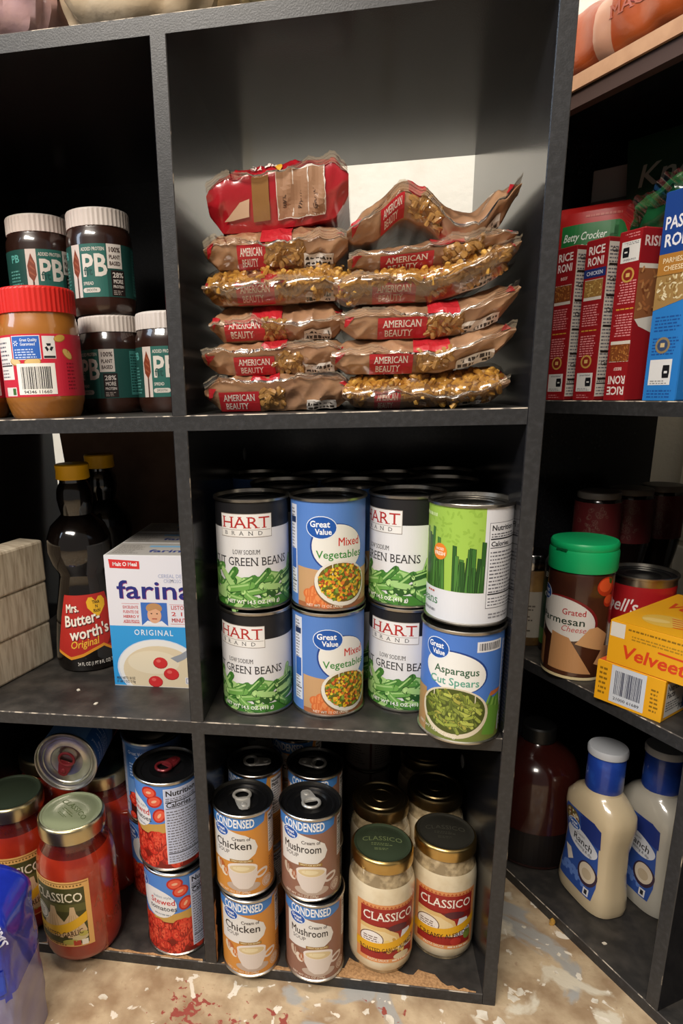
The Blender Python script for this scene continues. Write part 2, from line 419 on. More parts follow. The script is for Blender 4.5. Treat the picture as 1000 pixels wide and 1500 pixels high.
for i in range(13): B.add([P[i], Q[i], Q[i+1], P[i+1]], [(0, 1, 2, 3)], CHIP)
obj('chipped_patch', B, bc)
cap_m = MB(); cap_m.lathe([(.0085, 0), (.0085, .0006), (.007, .0012), (.0012, .0012), (.001, .0004)], mat('grey_cap', '#9a9894', .4), 24); cap_me = cap_m.mesh('screw_cap')
for p, ax, hold, k in (((W_+T_, .1916, .1707), (0, -PI/2, 0), 'side_panel', 1), ((T_, .2868, .557), (0, PI/2, 0), 'divider', 1), ((-.236, .345, .872), (PI/2, 0, 0), 'back_panel', 0)):
    o = obj('screw_cap', cap_me, [c for c in bc.children if c.name.startswith(hold)][k], p); o.rotation_euler = ax
bc2 = bookcase('black cube bookcase standing at an angle on the right', RG(.085, 0, 0), RANG, .285, ((0, 2), (0, 0), (1, 0), (1, 1), (1, 2)))
# bare wooden strip along the top of the right bookcase and a thin brown strip below it
B = MB(); B.box(-W_, -.0035, 3*(T_+H_)+.0008, W_+2*T_, 0, 4*T_+3*H_, mat('bare_wood_strip', '#b98f6e', .6, noise=(60, '#a97f60', .4, .7))); obj('edge_strip', B, bc2)
B = MB(); B.box(-W_, .0005, 3*(T_+H_)-.0135, W_+T_, .012, 3*(T_+H_), mat('brown_strip', '#43302b', .6)); obj('front_strip', B, bc2)

# ================================================================ printed labels (millimetres)
def beans(P, x0, x1, y0, y1, n, seed, pal, r=(2.3, 3.4), ln=(9, 20), L=3, end=None, rise=0):
    rnd = random.Random(seed)
    for i in range(n):
        cx, cy = rnd.uniform(x0, x1), rnd.uniform(y0, y1); cy += rise*abs((cx-(x0+x1)/2)/((x1-x0)/2))**2
        a = rnd.gauss(.1, .55); l = rnd.uniform(*ln)/2; rr = rnd.uniform(*r); c = rnd.choice(pal); dx, dy = l*math.cos(a), l*math.sin(a)
        k = L+i*.06
        P.caps(pal[0], cx-dx, cy-dy-.5, cx+dx, cy+dy-.5, rr+.35, k); P.caps(c, cx-dx, cy-dy, cx+dx, cy+dy, rr, k+.02)
        P.caps(pal[-1], cx-dx*.8, cy-dy*.8+rr*.4, cx+dx*.7, cy+dy*.7+rr*.4, rr*.25, k+.04)
        if end: P.ell(end, cx-dx, cy-dy, rr*.55, rr*.8, k+.05, 9, a)
def medley(P, cx, cy, rx, ry, n, seed, pal, s=(1.2, 2.3), L=4):
    rnd = random.Random(seed)
    for i in range(n):
        a, q = rnd.uniform(0, 2*PI), math.sqrt(rnd.random())*.93; e = rnd.uniform(1, 1.9); r = rnd.uniform(*s)
        P.ell(rnd.choice(pal), cx+rx*q*math.cos(a), cy+ry*q*math.sin(a), r*e, r, L+i*.025, 8, rnd.uniform(0, PI))
def lab_beans():
    P = Print(); P.rect('#e0e0e2', -114.5, 3.2, 114.6, 108.3, 0); P.rect('#1d1d20', -114.5, 83, 114.6, 108.3, 1)
    P.rect('#8a8078', -34.5, 74.4, 19.5, 97.6, 2); P.rect('#e9e7e4', -34, 75, 19, 97, 3)
    P.text('#b02a28', 'HART', -7.5, 83.5, 11, 4, 'c', 0, w=50, serif=True)
    P.rect('#8a8078', -33, 81.6, 18, 82, 4); P.text('#3a3a3e', 'BRAND', -7.5, 76.6, 3.9, 4, 'c', 0, w=44, track=1.0, serif=True)
    P.text('#2a2a2e', 'LOW SODIUM', -7, 57.5, 4.4, 3, 'c', 0, w=28, serif=True); P.text('#26262a', 'CUT GREEN BEANS', -6, 46, 8.2, 3, 'c', 0, w=88, serif=True)
    g = ('#2a5724', '#447f34', '#5a9642', '#6ea650', '#a3cc80')
    P.rect('#3f7d2c', -60, 3.2, 60, 13, 1); beans(P, -58, 58, 7, 33, 50, 3, g, (2.9, 4.0), (15, 28), L=2, end='#b7dc8e', rise=14)
    P.text('#f2f2ee', 'NET WT 14.5 OZ (411 g)', -1, 7, 3.6, 8, 'c', 2); return P
def lab_mixed():
    P = Print(); P.rect('#5580c6', -114.5, 3.2, 114.6, 108.3, 0)
    P.conc('#c39b70', [(-34, 3.2), (114, 3.2), (114, 44), (20, 40), (-34, 44)], 1); P.rect('#a5653f', -34, 3.2, 114, 8, 2)
    P.ell('#20428a', 9, 64, 27.5, 24, 2, 36, -.25); P.ell('#e6e4dc', 9.8, 64, 26.5, 23, 3, 36, -.25)
    gv_logo(P, -7, 84, 14.5, 10.5, 4)
    P.text('#c8392e', 'Mixed', 33, 66, 8, 4, 'r', 1, w=24); P.text('#3d8a3a', 'Vegetables', 36, 54, 7.4, 4, 'r', 1, w=48)
    for i, (x, y) in enumerate(((-20, 17), (-13, 21), (-18, 10), (-9, 13), (-3, 9))): P.ell('#d5703a', x, y, 6.5, 5.5, 3+i*.1, 14); P.ell('#e28c52', x+.4, y+.6, 4.8, 4, 3.05+i*.1, 12)
    P.ell('#8a5f3c', 14, 27, 28.5, 23, 4, 36, -.2); P.ell('#e2ddd0', 14, 28.5, 28, 22.5, 4.2, 36, -.2); P.ell('#6f5a1c', 14.5, 29.5, 25, 19.5, 4.4, 36, -.2)
    medley(P, 14.5, 29.5, 25, 19.5, 330, 5, ('#e5b826', '#efc93c', '#6f8f2a', '#86a23a', '#55701f', '#d9782e', '#b04a22', '#dca832'), (.9, 1.6), L=4.6)
    P.text('#e9ddc8', 'NET WT 15 OZ (425g)', -4, 4.6, 2.6, 6, 'c', 1)
    nutrition(P, -47, 14, -35.5, 104, 3, False, bg='#d6dae6', L=1); P.rect('#2d5fb0', -46, 40, -37, 60, 3); P.rect('#22345a', -46, 86, -37, 92, 3); return P
def lab_asparagus():
    P = Print(); P.rect('#4a78c8', -114.5, 3.2, 114.6, 108.3, 0); P.conc('#6f7a3a', [(-44, 3.2), (60, 3.2), (48, 44), (10, 38), (-44, 46)], 1); P.rect('#b08a5c', -60, 3.2, -34, 48, 2)
    P.ell('#1d3f86', -4.5, 72, 29.5, 20, 2, 36, -.18); P.ell('#e8e7e2', -5.5, 71.5, 28.8, 19.2, 3, 36, -.18); gv_logo(P, -23, 92, 11.5, 9.5, 4)
    P.text('#2f5a3c', 'Asparagus', -4, 69.5, 7, 5, 'c', 1, w=41); P.text('#5aa08a', 'Cut Spears', -6, 58.5, 7.2, 5, 'c', 1, w=46)
    P.conc('#5f8f34', [(22, 10), (38, 6), (46, 30), (42, 48), (30, 44)], 3)
    for i in range(6): P.poly('#4c7a2a' if i % 2 else '#7ba64a', [(24+i*3, 40-i), (27+i*3, 40-i), (30+i*2.4, 48-i*1.5), (28+i*2.4, 49-i*1.5)], 3.2)
    P.conc('#b5683a', [(27, 47), (42, 49), (44, 53), (30, 52)], 3.1)
    P.ell('#d8cdb4', -5, 31, 32.5, 25.5, 4, 40); P.ell('#4a5420', -5, 32.5, 29.5, 22.5, 4.2, 40)
    rnd = random.Random(8)
    for i in range(95):
        a, q = rnd.uniform(0, 2*PI), math.sqrt(rnd.random())*.86; x, y = -5+28*q*math.cos(a), 32.5+21*q*math.sin(a); b = rnd.gauss(-.35, .6); l = rnd.uniform(2.5, 5.5)
        c = rnd.choice(('#98a544', '#b0b855', '#86923f', '#6f7d30', '#a5a046')); k = 4.5+i*.03
        P.caps('#4d5a22', x-l*math.cos(b), y-l*math.sin(b)-.4, x+l*math.cos(b), y+l*math.sin(b)-.4, 1.7, k); P.caps(c, x-l*math.cos(b), y-l*math.sin(b), x+l*math.cos(b), y+l*math.sin(b), 1.45, k+.015)
    P.rect('#e4e4e8', 13, 92, 40, 102, 2); P.bars('#1d1d24', 15, 93.5, 38, 100.5, 4, 3)
    P.text('#e9e4d4', 'NET WT 14.5 OZ (410g)', -22, 8, 2.7, 9, 'c', 1, rot=-.12); P.rect('#c9d3ea', 44, 8, 46, 100, 2); P.lines('#bcc8e6', 48, 12, 70, 100, 22, 2, 6); return P
def lab_lime():
    P = Print(); P.rect('#dcdde2', -114.5, 3.2, 114.6, 108.3, 0); P.rect('#9bc04e', -70, 32, 11, 108.3, 1)
    rnd = random.Random(3)
    for i in range(70): P.ell('#8fb444', rnd.uniform(-66, 9), rnd.uniform(72, 106), 2.4, 1.1, 2, 8, rnd.uniform(0, 3)); 
    for x0, x1, n, hh in ((-47, -37, 7, 62), (-33, -25, 8, 50), (-14, 10, 13, 46)):
        for i in range(n):
            x = x0+(x1-x0)*i/(n-1)+rnd.uniform(-.6, .6); h = 33+hh*rnd.uniform(.45, 1); tl = rnd.uniform(-2, 2); c = rnd.choice(('#2c5a24', '#3a6f2c', '#234a1f', '#4a7f35'))
            P.poly('#1c3c18', [(x-2, 32.2), (x+2, 32.2), (x+2+tl, h+.4), (x-2+tl, h+1)], 2.5+i*.08); P.poly(c, [(x-1.6, 32.2), (x+1.5, 32.2), (x+1.6+tl, h), (x-1.4+tl, h+.8)], 2.54+i*.08)
    P.ell('#e5842c', -29, 67, 7.6, 7.6, 5, 24); P.text('#f6ecdc', 'PACKED', -29, 68.2, 2.3, 6, 'c', 2, w=9); P.text('#f6ecdc', 'FRESH', -29, 63.6, 3.2, 6, 'c', 2, w=12)
    P.lines('#cfe3a4', -56, 98, -34, 103, 1, 5, 3, .6, 0)
    P.text('#3d7a4c', 'Green Beans', -29, 17, 8.6, 3, 'r', 0, serif=True); P.lines('#b5564a', -44, 27.5, -34, 30, 1, 3, 3, .7, 0); P.lines('#8a8a90', -52, 9, -32, 14, 1, 3, 4, .5, .05)
    P.rect('#55555c', 14.6, 17.4, 55.4, 95.4, 1); nutrition(P, 15, 18, 55, 95, 7, True, 4.6, '#e0e1e6', 2); P.lines('#8a8a90', 18, 8, 50, 14, 2, 2, 5, .5, .3); return P
def lab_soup(base, word, veg):
    P = Print(); P.rect(base, -105.2, 3, 105.2, 98.5, 0); P.conc('#3f7dc4', [(-48, 98.5), (26, 98.5), (24, 88), (10, 83.5), (-14, 82.5), (-48, 84)], 1)
    P.text('#eef0f4', 'CONDENSED', -11, 86.2, 9.6, 4, 'c', 2, w=46)
    P.conc('#dedbd6', [(-40, 84), (-22, 84), (2, 77), (12, 70), (15, 61), (12, 53), (4, 47), (-14, 44), (-40, 42)], 2); gv_logo(P, -26, 80, 9.2, 6.4, 5)
    P.text('#3a302c', 'Cream of', -3, 70.5, 4, 4, 'c', 1, w=20); P.text('#2a2422', word, -13, 60, 9, 4, 'c', 1, w=43); P.text('#4a403c', 'SOUP', -24, 53.2, 4.6, 4, 'c', 0, w=16)
    P.rect('#9a7434', -16, 43.6, 9, 47.2, 4); P.text('#f0e2b8', 'GREAT FOR RECIPES', -3.5, 44.6, 1.8, 5, 'c', 1, w=22)
    P.ell('#b9a596', -2, 13.5, 19, 6, 2); P.conc('#d9cdc4', [(-19, 37), (14, 37), (13, 24), (8, 14), (3, 11), (-7, 11), (-13, 15), (-18, 25)], 3)
    P.ell('#e4dad2', -2.5, 37, 16.6, 6.6, 4); P.ell('#d5c094', -2.5, 36, 14.3, 4.9, 4.3); P.ell('#e1d2ab', -4, 36.4, 9, 2.6, 4.5)
    P.ell('#d9cdc4', 19, 27, 8.5, 5.2, 2.5, 20, .25); P.ell(base, 19, 27, 5.6, 2.4, 2.7, 16, .25)
    for i, c in enumerate(veg): P.ell(c, -31+i*3.6, 34-i*2.6+(i % 2)*4, 4.6, 7-i*.5, 2.2+i*.1, 12, .5)
    P.ell('#cdbcae', 26, 14, 7, 7, 3); P.ell(base, 26, 14, 6.3, 6.3, 3.3); P.ell('#cdbcae', 26, 14, 5.4, 5.4, 3.5); P.lines(base, 22, 11, 30, 18, 4, 4, 2)
    P.text('#e8d8c4', 'NET WT 10.5 OZ (298g)', -14, 5, 2.5, 4, 'c', 1)
    nutrition(P, 30, 46, 50, 94, 4, False, bg='#d9d6d4', L=2); P.text('#1c1c20', 'Nutrition', 31, 88.5, 3.4, 5, 'l', 2); P.text('#1c1c20', 'Facts', 31, 83.5, 3.4, 5, 'l', 2); P.lines('#7a5a3c', 30, 8, 48, 42, 11, 2, 9); return P
def tomatoes(P, x0, x1, y0, y1, n, seed, L=3, r=(4.5, 7)):
    rnd = random.Random(seed)
    for i in range(n):
        x, y, rr, a = rnd.uniform(x0, x1), rnd.uniform(y0, y1), rnd.uniform(*r), rnd.uniform(0, PI); k = L+i*.07
        P.ell('#8f1d14', x, y-.5, rr+.5, rr*.85+.5, k, 14, a); P.ell(rnd.choice(('#cf3324', '#d8402c', '#c02a1e')), x, y, rr, rr*.85, k+.015, 14, a); P.ell('#e0573c', x, y+.4, rr*.72, rr*.58, k+.03, 12, a)
        for j in range(3): b = a+j*2.1; P.ell('#b5281c', x+rr*.36*math.cos(b), y+rr*.3*math.sin(b), rr*.2, rr*.14, k+.045, 7, b)
def lab_tomato():
    P = Print(); P.rect('#4f83cc', -114.5, 3.2, 114.6, 108.3, 0); P.conc('#c39a4e', [(-70, 44), (16, 44), (16, 62), (-4, 58), (-24, 52)], 1); P.rect('#7c1f14', -70, 3.2, 70, 46, 1.5)
    tomatoes(P, -66, 66, 6, 44, 62, 3, 2, (6.5, 9.5)); P.ell('#e2e1e0', -26, 70, 25, 19, 3, 34, -.15)
    P.text('#8a94a0', 'Italian style', -18, 78, 3.4, 5, 'c'); P.text('#c63c3a', 'Stewed', -18, 69.5, 7.2, 5, 'c', 1, w=31); P.text('#3d3d42', 'tomatoes', -18, 61.5, 6, 5, 'c', 1, w=34); P.lines('#9aa0a4', -29, 55, -8, 58, 1, 5, 2, .6, .05)
    gv_logo(P, -50, 92, 12, 9, 6)
    for x, y, q in ((4, 88, .4), (9, 71, 1.0), (-2, 98, .2)): P.ell('#b8281c', x, y, 9.5, 7.4, 3, 18, q); P.ell('#df5a40', x, y, 7.4, 5.4, 3.3, 16, q); P.ell('#e9b08c', x, y, 3.6, 1.6, 3.6, 10, q)
    P.rect('#e9eaee', 15, 9.5, 62.6, 104, 9); nutrition(P, 15.6, 10, 62, 103.5, 5, True, 6.4, '#c3cbe4', 9.5); return P
def lab_tomato_back():
    P = Print(); P.rect('#5d86bd', -114.5, 3.2, 114.6, 108.3, 0); nutrition(P, -60, 8, -16, 104, 5, False, bg='#aeb4c8', L=1)
    P.rect('#2b62a6', -12, 60, 44, 104, 1); P.text('#c9d6ea', 'Great Value Canned', -9, 94, 4.4, 3, 'l', 1, w=46); P.text('#c9d6ea', 'Tomatoes', 2, 87, 4.6, 3, 'l', 1, w=26); P.lines('#b4c6e0', -8, 64, 40, 84, 5, 3, 4); P.rect('#3c1410', -12, 3.2, 114, 40, 1); tomatoes(P, -10, 100, 5, 38, 30, 9, 2); return P
def lab_plain_soup():
    P = Print(); P.rect('#8f867e', -105, 3, 105, 98.5, 0); P.rect('#5a2a26', 2, 3, 5, 98.5, 1); P.lines('#5e5852', -40, 10, -2, 90, 20, 1, 3); P.lines('#5e5852', 9, 10, 40, 60, 14, 1, 8); P.rect('#4a4642', 8, 64, 44, 66, 1); return P
def lab_garlic():
    P = Print(); P.rect('#d9a862', -33, 27, 33, 98, 0); P.rect('#8a5a2c', -32, 95.4, 32, 96.2, 1)
    for i in range(17): P.ell('#7a5a24', -26+i*3.2, 93.6, 1.2, .8, 1, 8, i)
    P.conc('#43431f', [(-28, 30), (28, 30), (28, 91), (-28, 91)], 1); P.rect('#5c5a2c', -28, 66, 28, 74, 2)
    P.text('#eadfc4', 'CLASSICO', 0, 76.5, 9.2, 5, 'c', 1, w=52, serif=True)
    for cx, s in ((-5, 1.0), (15, .82)):
        P.conc('#d2b48a', [(cx-15*s, 44), (cx-11*s, 55), (cx-4*s, 63), (cx-2.5*s, 71*s+71*(1-s)), (cx+2.5*s, 71*s+71*(1-s)), (cx+4*s, 63), (cx+11*s, 55), (cx+15*s, 44), (cx+8*s, 37), (cx-8*s, 37)], 3+s*.3)
        for k in (-9, -4, 1, 6): P.conc('#b8986a', [(cx+k*s, 39), (cx+(k+1.1)*s, 39), (cx+(k*.45+.5)*s, 62), (cx+k*.45*s, 62)], 3.6+s*.1)
    P.ell('#e8e2cf', -21, 60, 9.5, 9, 4.2); P.ell('#4a5a34', -21, 60, 8.6, 8, 4.4); P.ell('#e8e2cf', -21, 60, 7.8, 7.2, 4.6); P.lines('#6a6a54', -27, 56, -15, 64, 4, 5, 2)
    bn = [(-33+i*5.1, 35+((i-4)/7)**2*9+i*.65) for i in range(13)]
    for (xa, ya), (xb, yb) in zip(bn, bn[1:]): P.poly('#e0ae24', [(xa, ya), (xb, yb), (xb, yb+10), (xa, ya+10)], 5)
    P.text('#4a2a12', 'ROASTED GARLIC', -1, 37, 5.4, 6, 'c', 1, w=50, rot=.09, serif=True, arc=2.5)
    P.ell('#c8b888', 20, 37, 8, 3.6, 5.5, 16, .2); P.ell('#a9a24c', 10, 32.5, 8, 3, 5.6, 16, .1); P.rect('#b03a26', 13, 28.5, 20, 34, 5.7); P.rect('#e8e0d0', 21, 28.5, 27, 34.5, 5.8); P.ell('#b7ac52', 23, 41, 4.5, 3, 5.8)
    P.lines('#6a5020', -27, 28.3, 8, 31, 1, 4, 3); return P
def lab_alfredo(flavour, w):
    P = Print(); P.rect('#d9935a', -29, 21, 29, 79, 0)
    for i in range(15): P.poly('#b5532e', [(-24+i*3.4, 75.4), (-21+i*3.4, 75.4), (-22.5+i*3.4, 77.6)], 1)
    P.rect('#9a2620', -25, 25, 25, 75, 1); P.rect('#7c1c1a', -25, 52, 25, 58, 2)
    P.text('#efe6da', 'CLASSICO', 0, 63.5, 7.8, 5, 'c', 1, w=46, serif=True)
    P.conc('#dcb878', [(-25, 58), (-4, 57), (8, 50), (10, 44), (10, 34), (-25, 34)], 3); P.conc('#e7cf9c', [(-25, 54), (-4, 53), (6, 47), (8, 42), (6, 34), (-25, 34)], 3.3)
    P.conc('#dfe0e6', [(12, 52), (20, 52), (24, 40), (24, 34), (8, 34)], 3.5); P.ell('#5a2a30', 8, 56, 9, 3.5, 3.2)
    P.ell('#6a4a3a', -15, 44, 10.4, 8.4, 4); P.ell('#ece6e0', -15, 44, 9.6, 7.6, 4.2); P.lines('#7a6258', -22, 39.5, -8.5, 48, 4, 5, 3)
    if 'ROAST' in flavour: medley(P, 8, 38, 16, 7, 40, 4, ('#d9b45c', '#e6c878', '#c99c46'), (1, 2.2), 4); P.ell('#d8c8a4', 12, 27, 8, 3.4, 6.5)
    else: P.ell('#b5362a', 10, 29, 5, 4, 6.5); P.ell('#7a8a3a', 21, 34, 4, 5, 6.5)
    bn = [(-29+i*4.84, 29.5+((i-5)/6)**2*5+i*.75) for i in range(13)]
    for (xa, ya), (xb, yb) in zip(bn, bn[1:]): P.poly('#e2a91e', [(xa, ya), (xb, yb), (xb, yb+8.2), (xa, ya+8.2)], 5.5)
    P.text('#4a2412', flavour, 1, 32.2, 4.2, 6.6, 'c', 1, w=w, rot=.12, serif=True, arc=2.6)
    P.text('#f0e0c8', 'PASTA SAUCE', -9, 22.6, 2.3, 6.6, 'c', 1, w=18); P.lines('#f0d8bc', 3, 22.6, 24, 25, 1, 6.6, 2, .7, .05); return P
def lab_pbfit():
    P = Print(); P.rect('#1f4a44', -78, 16, 78, 66, 0); P.rect('#2a6259', -13, 16, 14, 66, 1)
    P.rect('#cfc4bc', -24, 16, -13, 66, 2); P.conc('#7a3a24', [(-18.5, 62), (-23, 50), (-22, 40), (-17.5, 34), (-14, 41), (-14.5, 52)], 3); P.rect('#4a3028', -18.6, 16, -16.8, 36, 2.6)
    for i in range(3): P.conc('#96543a', [(-19-i, 57-i*6), (-15.5, 52-i*5.6), (-15.6, 50.8-i*5.6), (-20-i*.6, 55-i*6)], 3.4)
    P.text('#d8d2c8', 'ADDED PROTEIN', 1, 59.5, 3.2, 4, 'c', 1, w=24); P.text('#d5cec4', 'PB', 1.5, 36, 20, 4, 'c', 2, w=26); P.text('#1f4a44', 'fit', -5, 37, 7.4, 5, 'c', 1); P.text('#d8d2c8', 'SPREAD', -5.5, 27.5, 3, 4, 'c', 1, w=11)
    P.caps('#cfc8be', -9.6, 22.5, 4, 22.5, 2.3, 4); P.text('#2a4a44', 'SMOOTH', -2.8, 21.4, 2.3, 5, 'c', 1, w=11)
    P.rect('#d2cac2', 15, 43, 31, 66, 2); P.text('#3a2622', '100%', 23, 58.5, 4.4, 4, 'c', 2, w=13); P.text('#3a2622', 'PLANT', 23, 52, 3.6, 4, 'c', 2, w=12); P.text('#3a2622', 'BASED', 23, 46, 3.6, 4, 'c', 2, w=12)
    P.rect('#241a18', 18, 17, 33, 41.5, 2); P.text('#d2cac2', '28%', 25.5, 34.6, 4.6, 4, 'c', 2, w=12); P.text('#d2cac2', 'MORE', 25.5, 29, 3.8, 4, 'c', 2, w=11); P.text('#d2cac2', 'PROTEIN', 25.5, 24.6, 2.6, 4, 'c', 2, w=12); P.lines('#a89c94', 19.5, 18.2, 31, 23, 3, 4, 2)
    P.rect('#41807a', 48, 19, 64, 64, 1); P.lines('#1f4a44', 49, 22, 62, 62, 14, 2, 5); P.lines('#5a9a92', -46, 20, -28, 48, 9, 2, 7); P.text('#5aa8a0', 'PB', -37, 54, 7, 2, 'c', 2); return P
def lab_peanut():
    P = Print(); P.rect('#c8263c', -96, 20, 96, 76, 0); P.rect('#2f62b8', -14, 54, 12, 74, 2); P.rect('#e8e6e4', -14.6, 53.4, 12.6, 74.6, 1)
    P.text('#e6ecf6', 'Great Quality', -6, 69.5, 2.6, 3, 'l', 1, w=16); P.text('#e6ecf6', 'Guaranteed', -6, 65.8, 2.6, 3, 'l', 1, w=14); P.lines('#c6d4ee', -12, 55, 10, 64, 4, 3, 3)
    for k in range(6): P.caps('#e6ecf6', -10.5+1.1*math.cos(k*PI/3), 68+1.1*math.sin(k*PI/3), -10.5+2.4*math.cos(k*PI/3), 68+2.4*math.sin(k*PI/3), .35, 3)
    P.rect('#dcd8d6', 14.5, 54, 26, 74, 1); 
    for k in range(3): a = k*2*PI/3+PI/2; P.conc('#1d1d22', [(20.2+4*math.cos(a-.5), 64+4*math.sin(a-.5)), (20.2+4.2*math.cos(a+.6), 64+4.2*math.sin(a+.6)), (20.2+1.8*math.cos(a+.9), 64+1.8*math.sin(a+.9)), (20.2+2.2*math.cos(a-.9), 64+2.2*math.sin(a-.9))], 2)
    P.rect('#1d1d22', 15, 54.5, 25.5, 56.5, 2); P.rect('#ece9e2', -12, 22, 24, 50, 2); P.bars('#1c1c20', -8, 27, 20, 47, 3); P.text('#2a2a2e', '94346 11660', 6, 23, 2.8, 3, 'c', 1, w=26)
    nutrition(P, -38, 36, -16, 74, 3, False, bg='#e4e0dc', L=1); P.rect('#dcd8d2', -30, 21, -15, 29, 1); P.rect('#3f6a34', -20, 22, -16, 28, 2)
    for x, y, r, a, c in ((31, 72, 6, .2, '#c9a04a'), (38, 58, 6.5, -.7, '#d8b468'), (4, 51, 8, .1, '#d9b878'), (-13, 51.5, 6, -.2, '#dcc08a')): P.ell('#a4742e', x, y, r, r*.55, 1.4, 16, a); P.ell(c, x, y+.3, r*.9, r*.46, 1.6, 16, a)
    P.lines('#8a1626', 36, 26, 47, 52, 8, 1, 4); return P
def lab_syrup():
    P = Print(); P.conc('#b02a24', [(-33, 22), (-26, 70), (26, 70), (33, 24), (22, 22), (14, 27), (4, 24), (-6, 20), (-18, 17), (-26, 20)], 1)
    bn = [(-33, 22), (-26, 20), (-18, 17), (-6, 20), (4, 24), (14, 27), (22, 22), (33, 24)]
    for (xa, ya), (xb, yb) in zip(bn, bn[1:]): P.poly('#d8902c', [(xa, ya-2), (xb, yb-2), (xb, yb+.6), (xa, ya+.6)], 2)
    P.conc('#e3b02c', [(12, 50), (2, 59), (1, 64), (4, 67.5), (8, 67.5), (12, 64), (16, 67.5), (20, 67.5), (23, 64), (22, 59)], 2)
    for i, w in enumerate(('Thick', 'N', 'Rich!')): P.text('#2a1a10', w, 12, 62-i*3.6, 2.6, 4, 'c', 2)
    for dx, dy, c, k in ((.8, -.8, '#3a0e0c', 3), (0, 0, '#f0e8dc', 4)):
        P.text(c, 'Mrs.', -15+dx, 56+dy, 7, k, 'c', 2, w=15, rot=.1); P.text(c, 'Butter-', -5+dx, 45.5+dy, 9, k, 'c', 2, w=38, rot=.12, shear=.08); P.text(c, "worth's", 2+dx, 34.5+dy, 9, k, 'c', 2, w=40, rot=.12, shear=.08)
    P.text('#e6b43c', 'Original', -4, 26.5, 6.2, 4, 'c', 1, w=28, rot=.13, shear=.25); P.text('#d9d4cc', '24 FL OZ (1 PT 8 FL OZ) 710mL', 8, 10, 3, 2, 'c', 1, w=40)
    P.conc('#6a1612', [(18, 26), (33, 24), (31, 40), (24, 34)], 1.5); return P
# ================================================================ builders
ME = {}
def cached(key, fn):
    if key not in ME: ME[key] = fn()
    return ME[key]
def can_body(r, h, beads=False):
    B = MB(); b = r-.0018
    B.lathe([(b-.004, .0012), (b+.0006, .0004), (r, .0012), (r, .0026), (b, .0034), (b, h-.0036), (r, h-.0028), (r, h-.0006), (r-.0006, h), (r-.0016, h-.0004), (r-.0022, h-.004)], TIN, 48, caps=(1, 0)); return B.mesh('body')
def can_lid(r, h, m):
    B = MB(); q = r-.0022
    B.lathe([(q, h-.004), (q-.001, h-.0048), (q-.0035, h-.0050), (q-.0045, h-.0042), (q-.0065, h-.0042), (q-.0075, h-.0050), (r*.55, h-.0050), (r*.53, h-.0046), (r*.50, h-.0046), (r*.48, h-.0050), (.0005, h-.0050)], m, 48, caps=(0, 1)); return B.mesh('lid')
def pull_tab(m, h):
    B = MB(); z = h-.0020
    B.tube([(.0090*math.cos(q), -.0045+.0080*math.sin(q), z+.0012) for q in [2*PI*i/26 for i in range(26)]], .0017, m, 8, True)
    P = [(-.0088, -.0010), (.0088, -.0010), (.0076, .0085), (.0058, .0165), (.0030, .0190), (-.0030, .0190), (-.0058, .0165), (-.0076, .0085)]; n = len(P)
    B.add([(x, y, z-.0004) for x, y in P]+[(x*.92, y*.97+.0003, z+.0012) for x, y in P], [[n+i for i in range(n)], list(range(n))[::-1]]+[[i, (i+1) % n, n+(i+1) % n, n+i] for i in range(n)], m)
    o = len(B.v); B.lathe([(.0030, z-.003), (.0032, z+.0016), (.0024, z+.0022), (.0004, z+.0022)], m, 16)
    for v in range(o, len(B.v)): x, y, zz = B.v[v]; B.v[v] = (x, y+.0125, zz)
    return B.mesh('pull_tab')
def can(label, loc, rz, lab, r=.0385, h=.1115, lidm=None, tab=None, tabrz=0, group=None, name='food_can', cat='can', root=None, key=None):
    t = root or thing(name, label, cat, loc, 0, group); lidm = lidm or TIN_D
    obj('body', cached(('cb', r, h), lambda: can_body(r, h)), t); ld = obj('lid', cached(('cl', r, h, lidm.name), lambda: can_lid(r, h, lidm)), t)
    k = key or lab.__name__
    obj('paper_label', cached(('lab', k, r), lambda: lab().mesh('paper_label', cyl(r-.00165))), t, None, rz)
    if tab: obj('pull_tab', cached(('tab', tab.name, h), lambda: pull_tab(tab, h)), ld, None, tabrz)
    return t
def jar_mesh(prof, m, n=56, sq=None): 
    B = MB(); B.lathe(prof, m, n, True, sq); return B.mesh('jar')
def rbox(x0, y0, z0, x1, y1, z1, m, c=.0012): 
    B = MB(); B.box(x0, y0, z0, x1, y1, z1, m, c); return B
def side(P, w, d, face, name, du=None, flipv=None):
    """lay artwork on a face of a box whose front is at y=-d/2"""
    hw, hd = w/2, d/2
    mp = {'front': lambda a, h, o: (a, -hd-o-.0001, h), 'right': lambda a, h, o: (hw+o+.0001, a, h), 'left': lambda a, h, o: (-hw-o-.0001, -a, h), 'back': lambda a, h, o: (-a, hd+o+.0001, h)}[face]
    if flipv: q = mp; mp = lambda a, h, o: q(-a, flipv/1000-h, o)
    return P.mesh(name, mp, None, None, .00008)
def topside(P, z, name): return P.mesh(name, lambda a, h, o: (a, h, z+o+.0001), None, None, .00008)

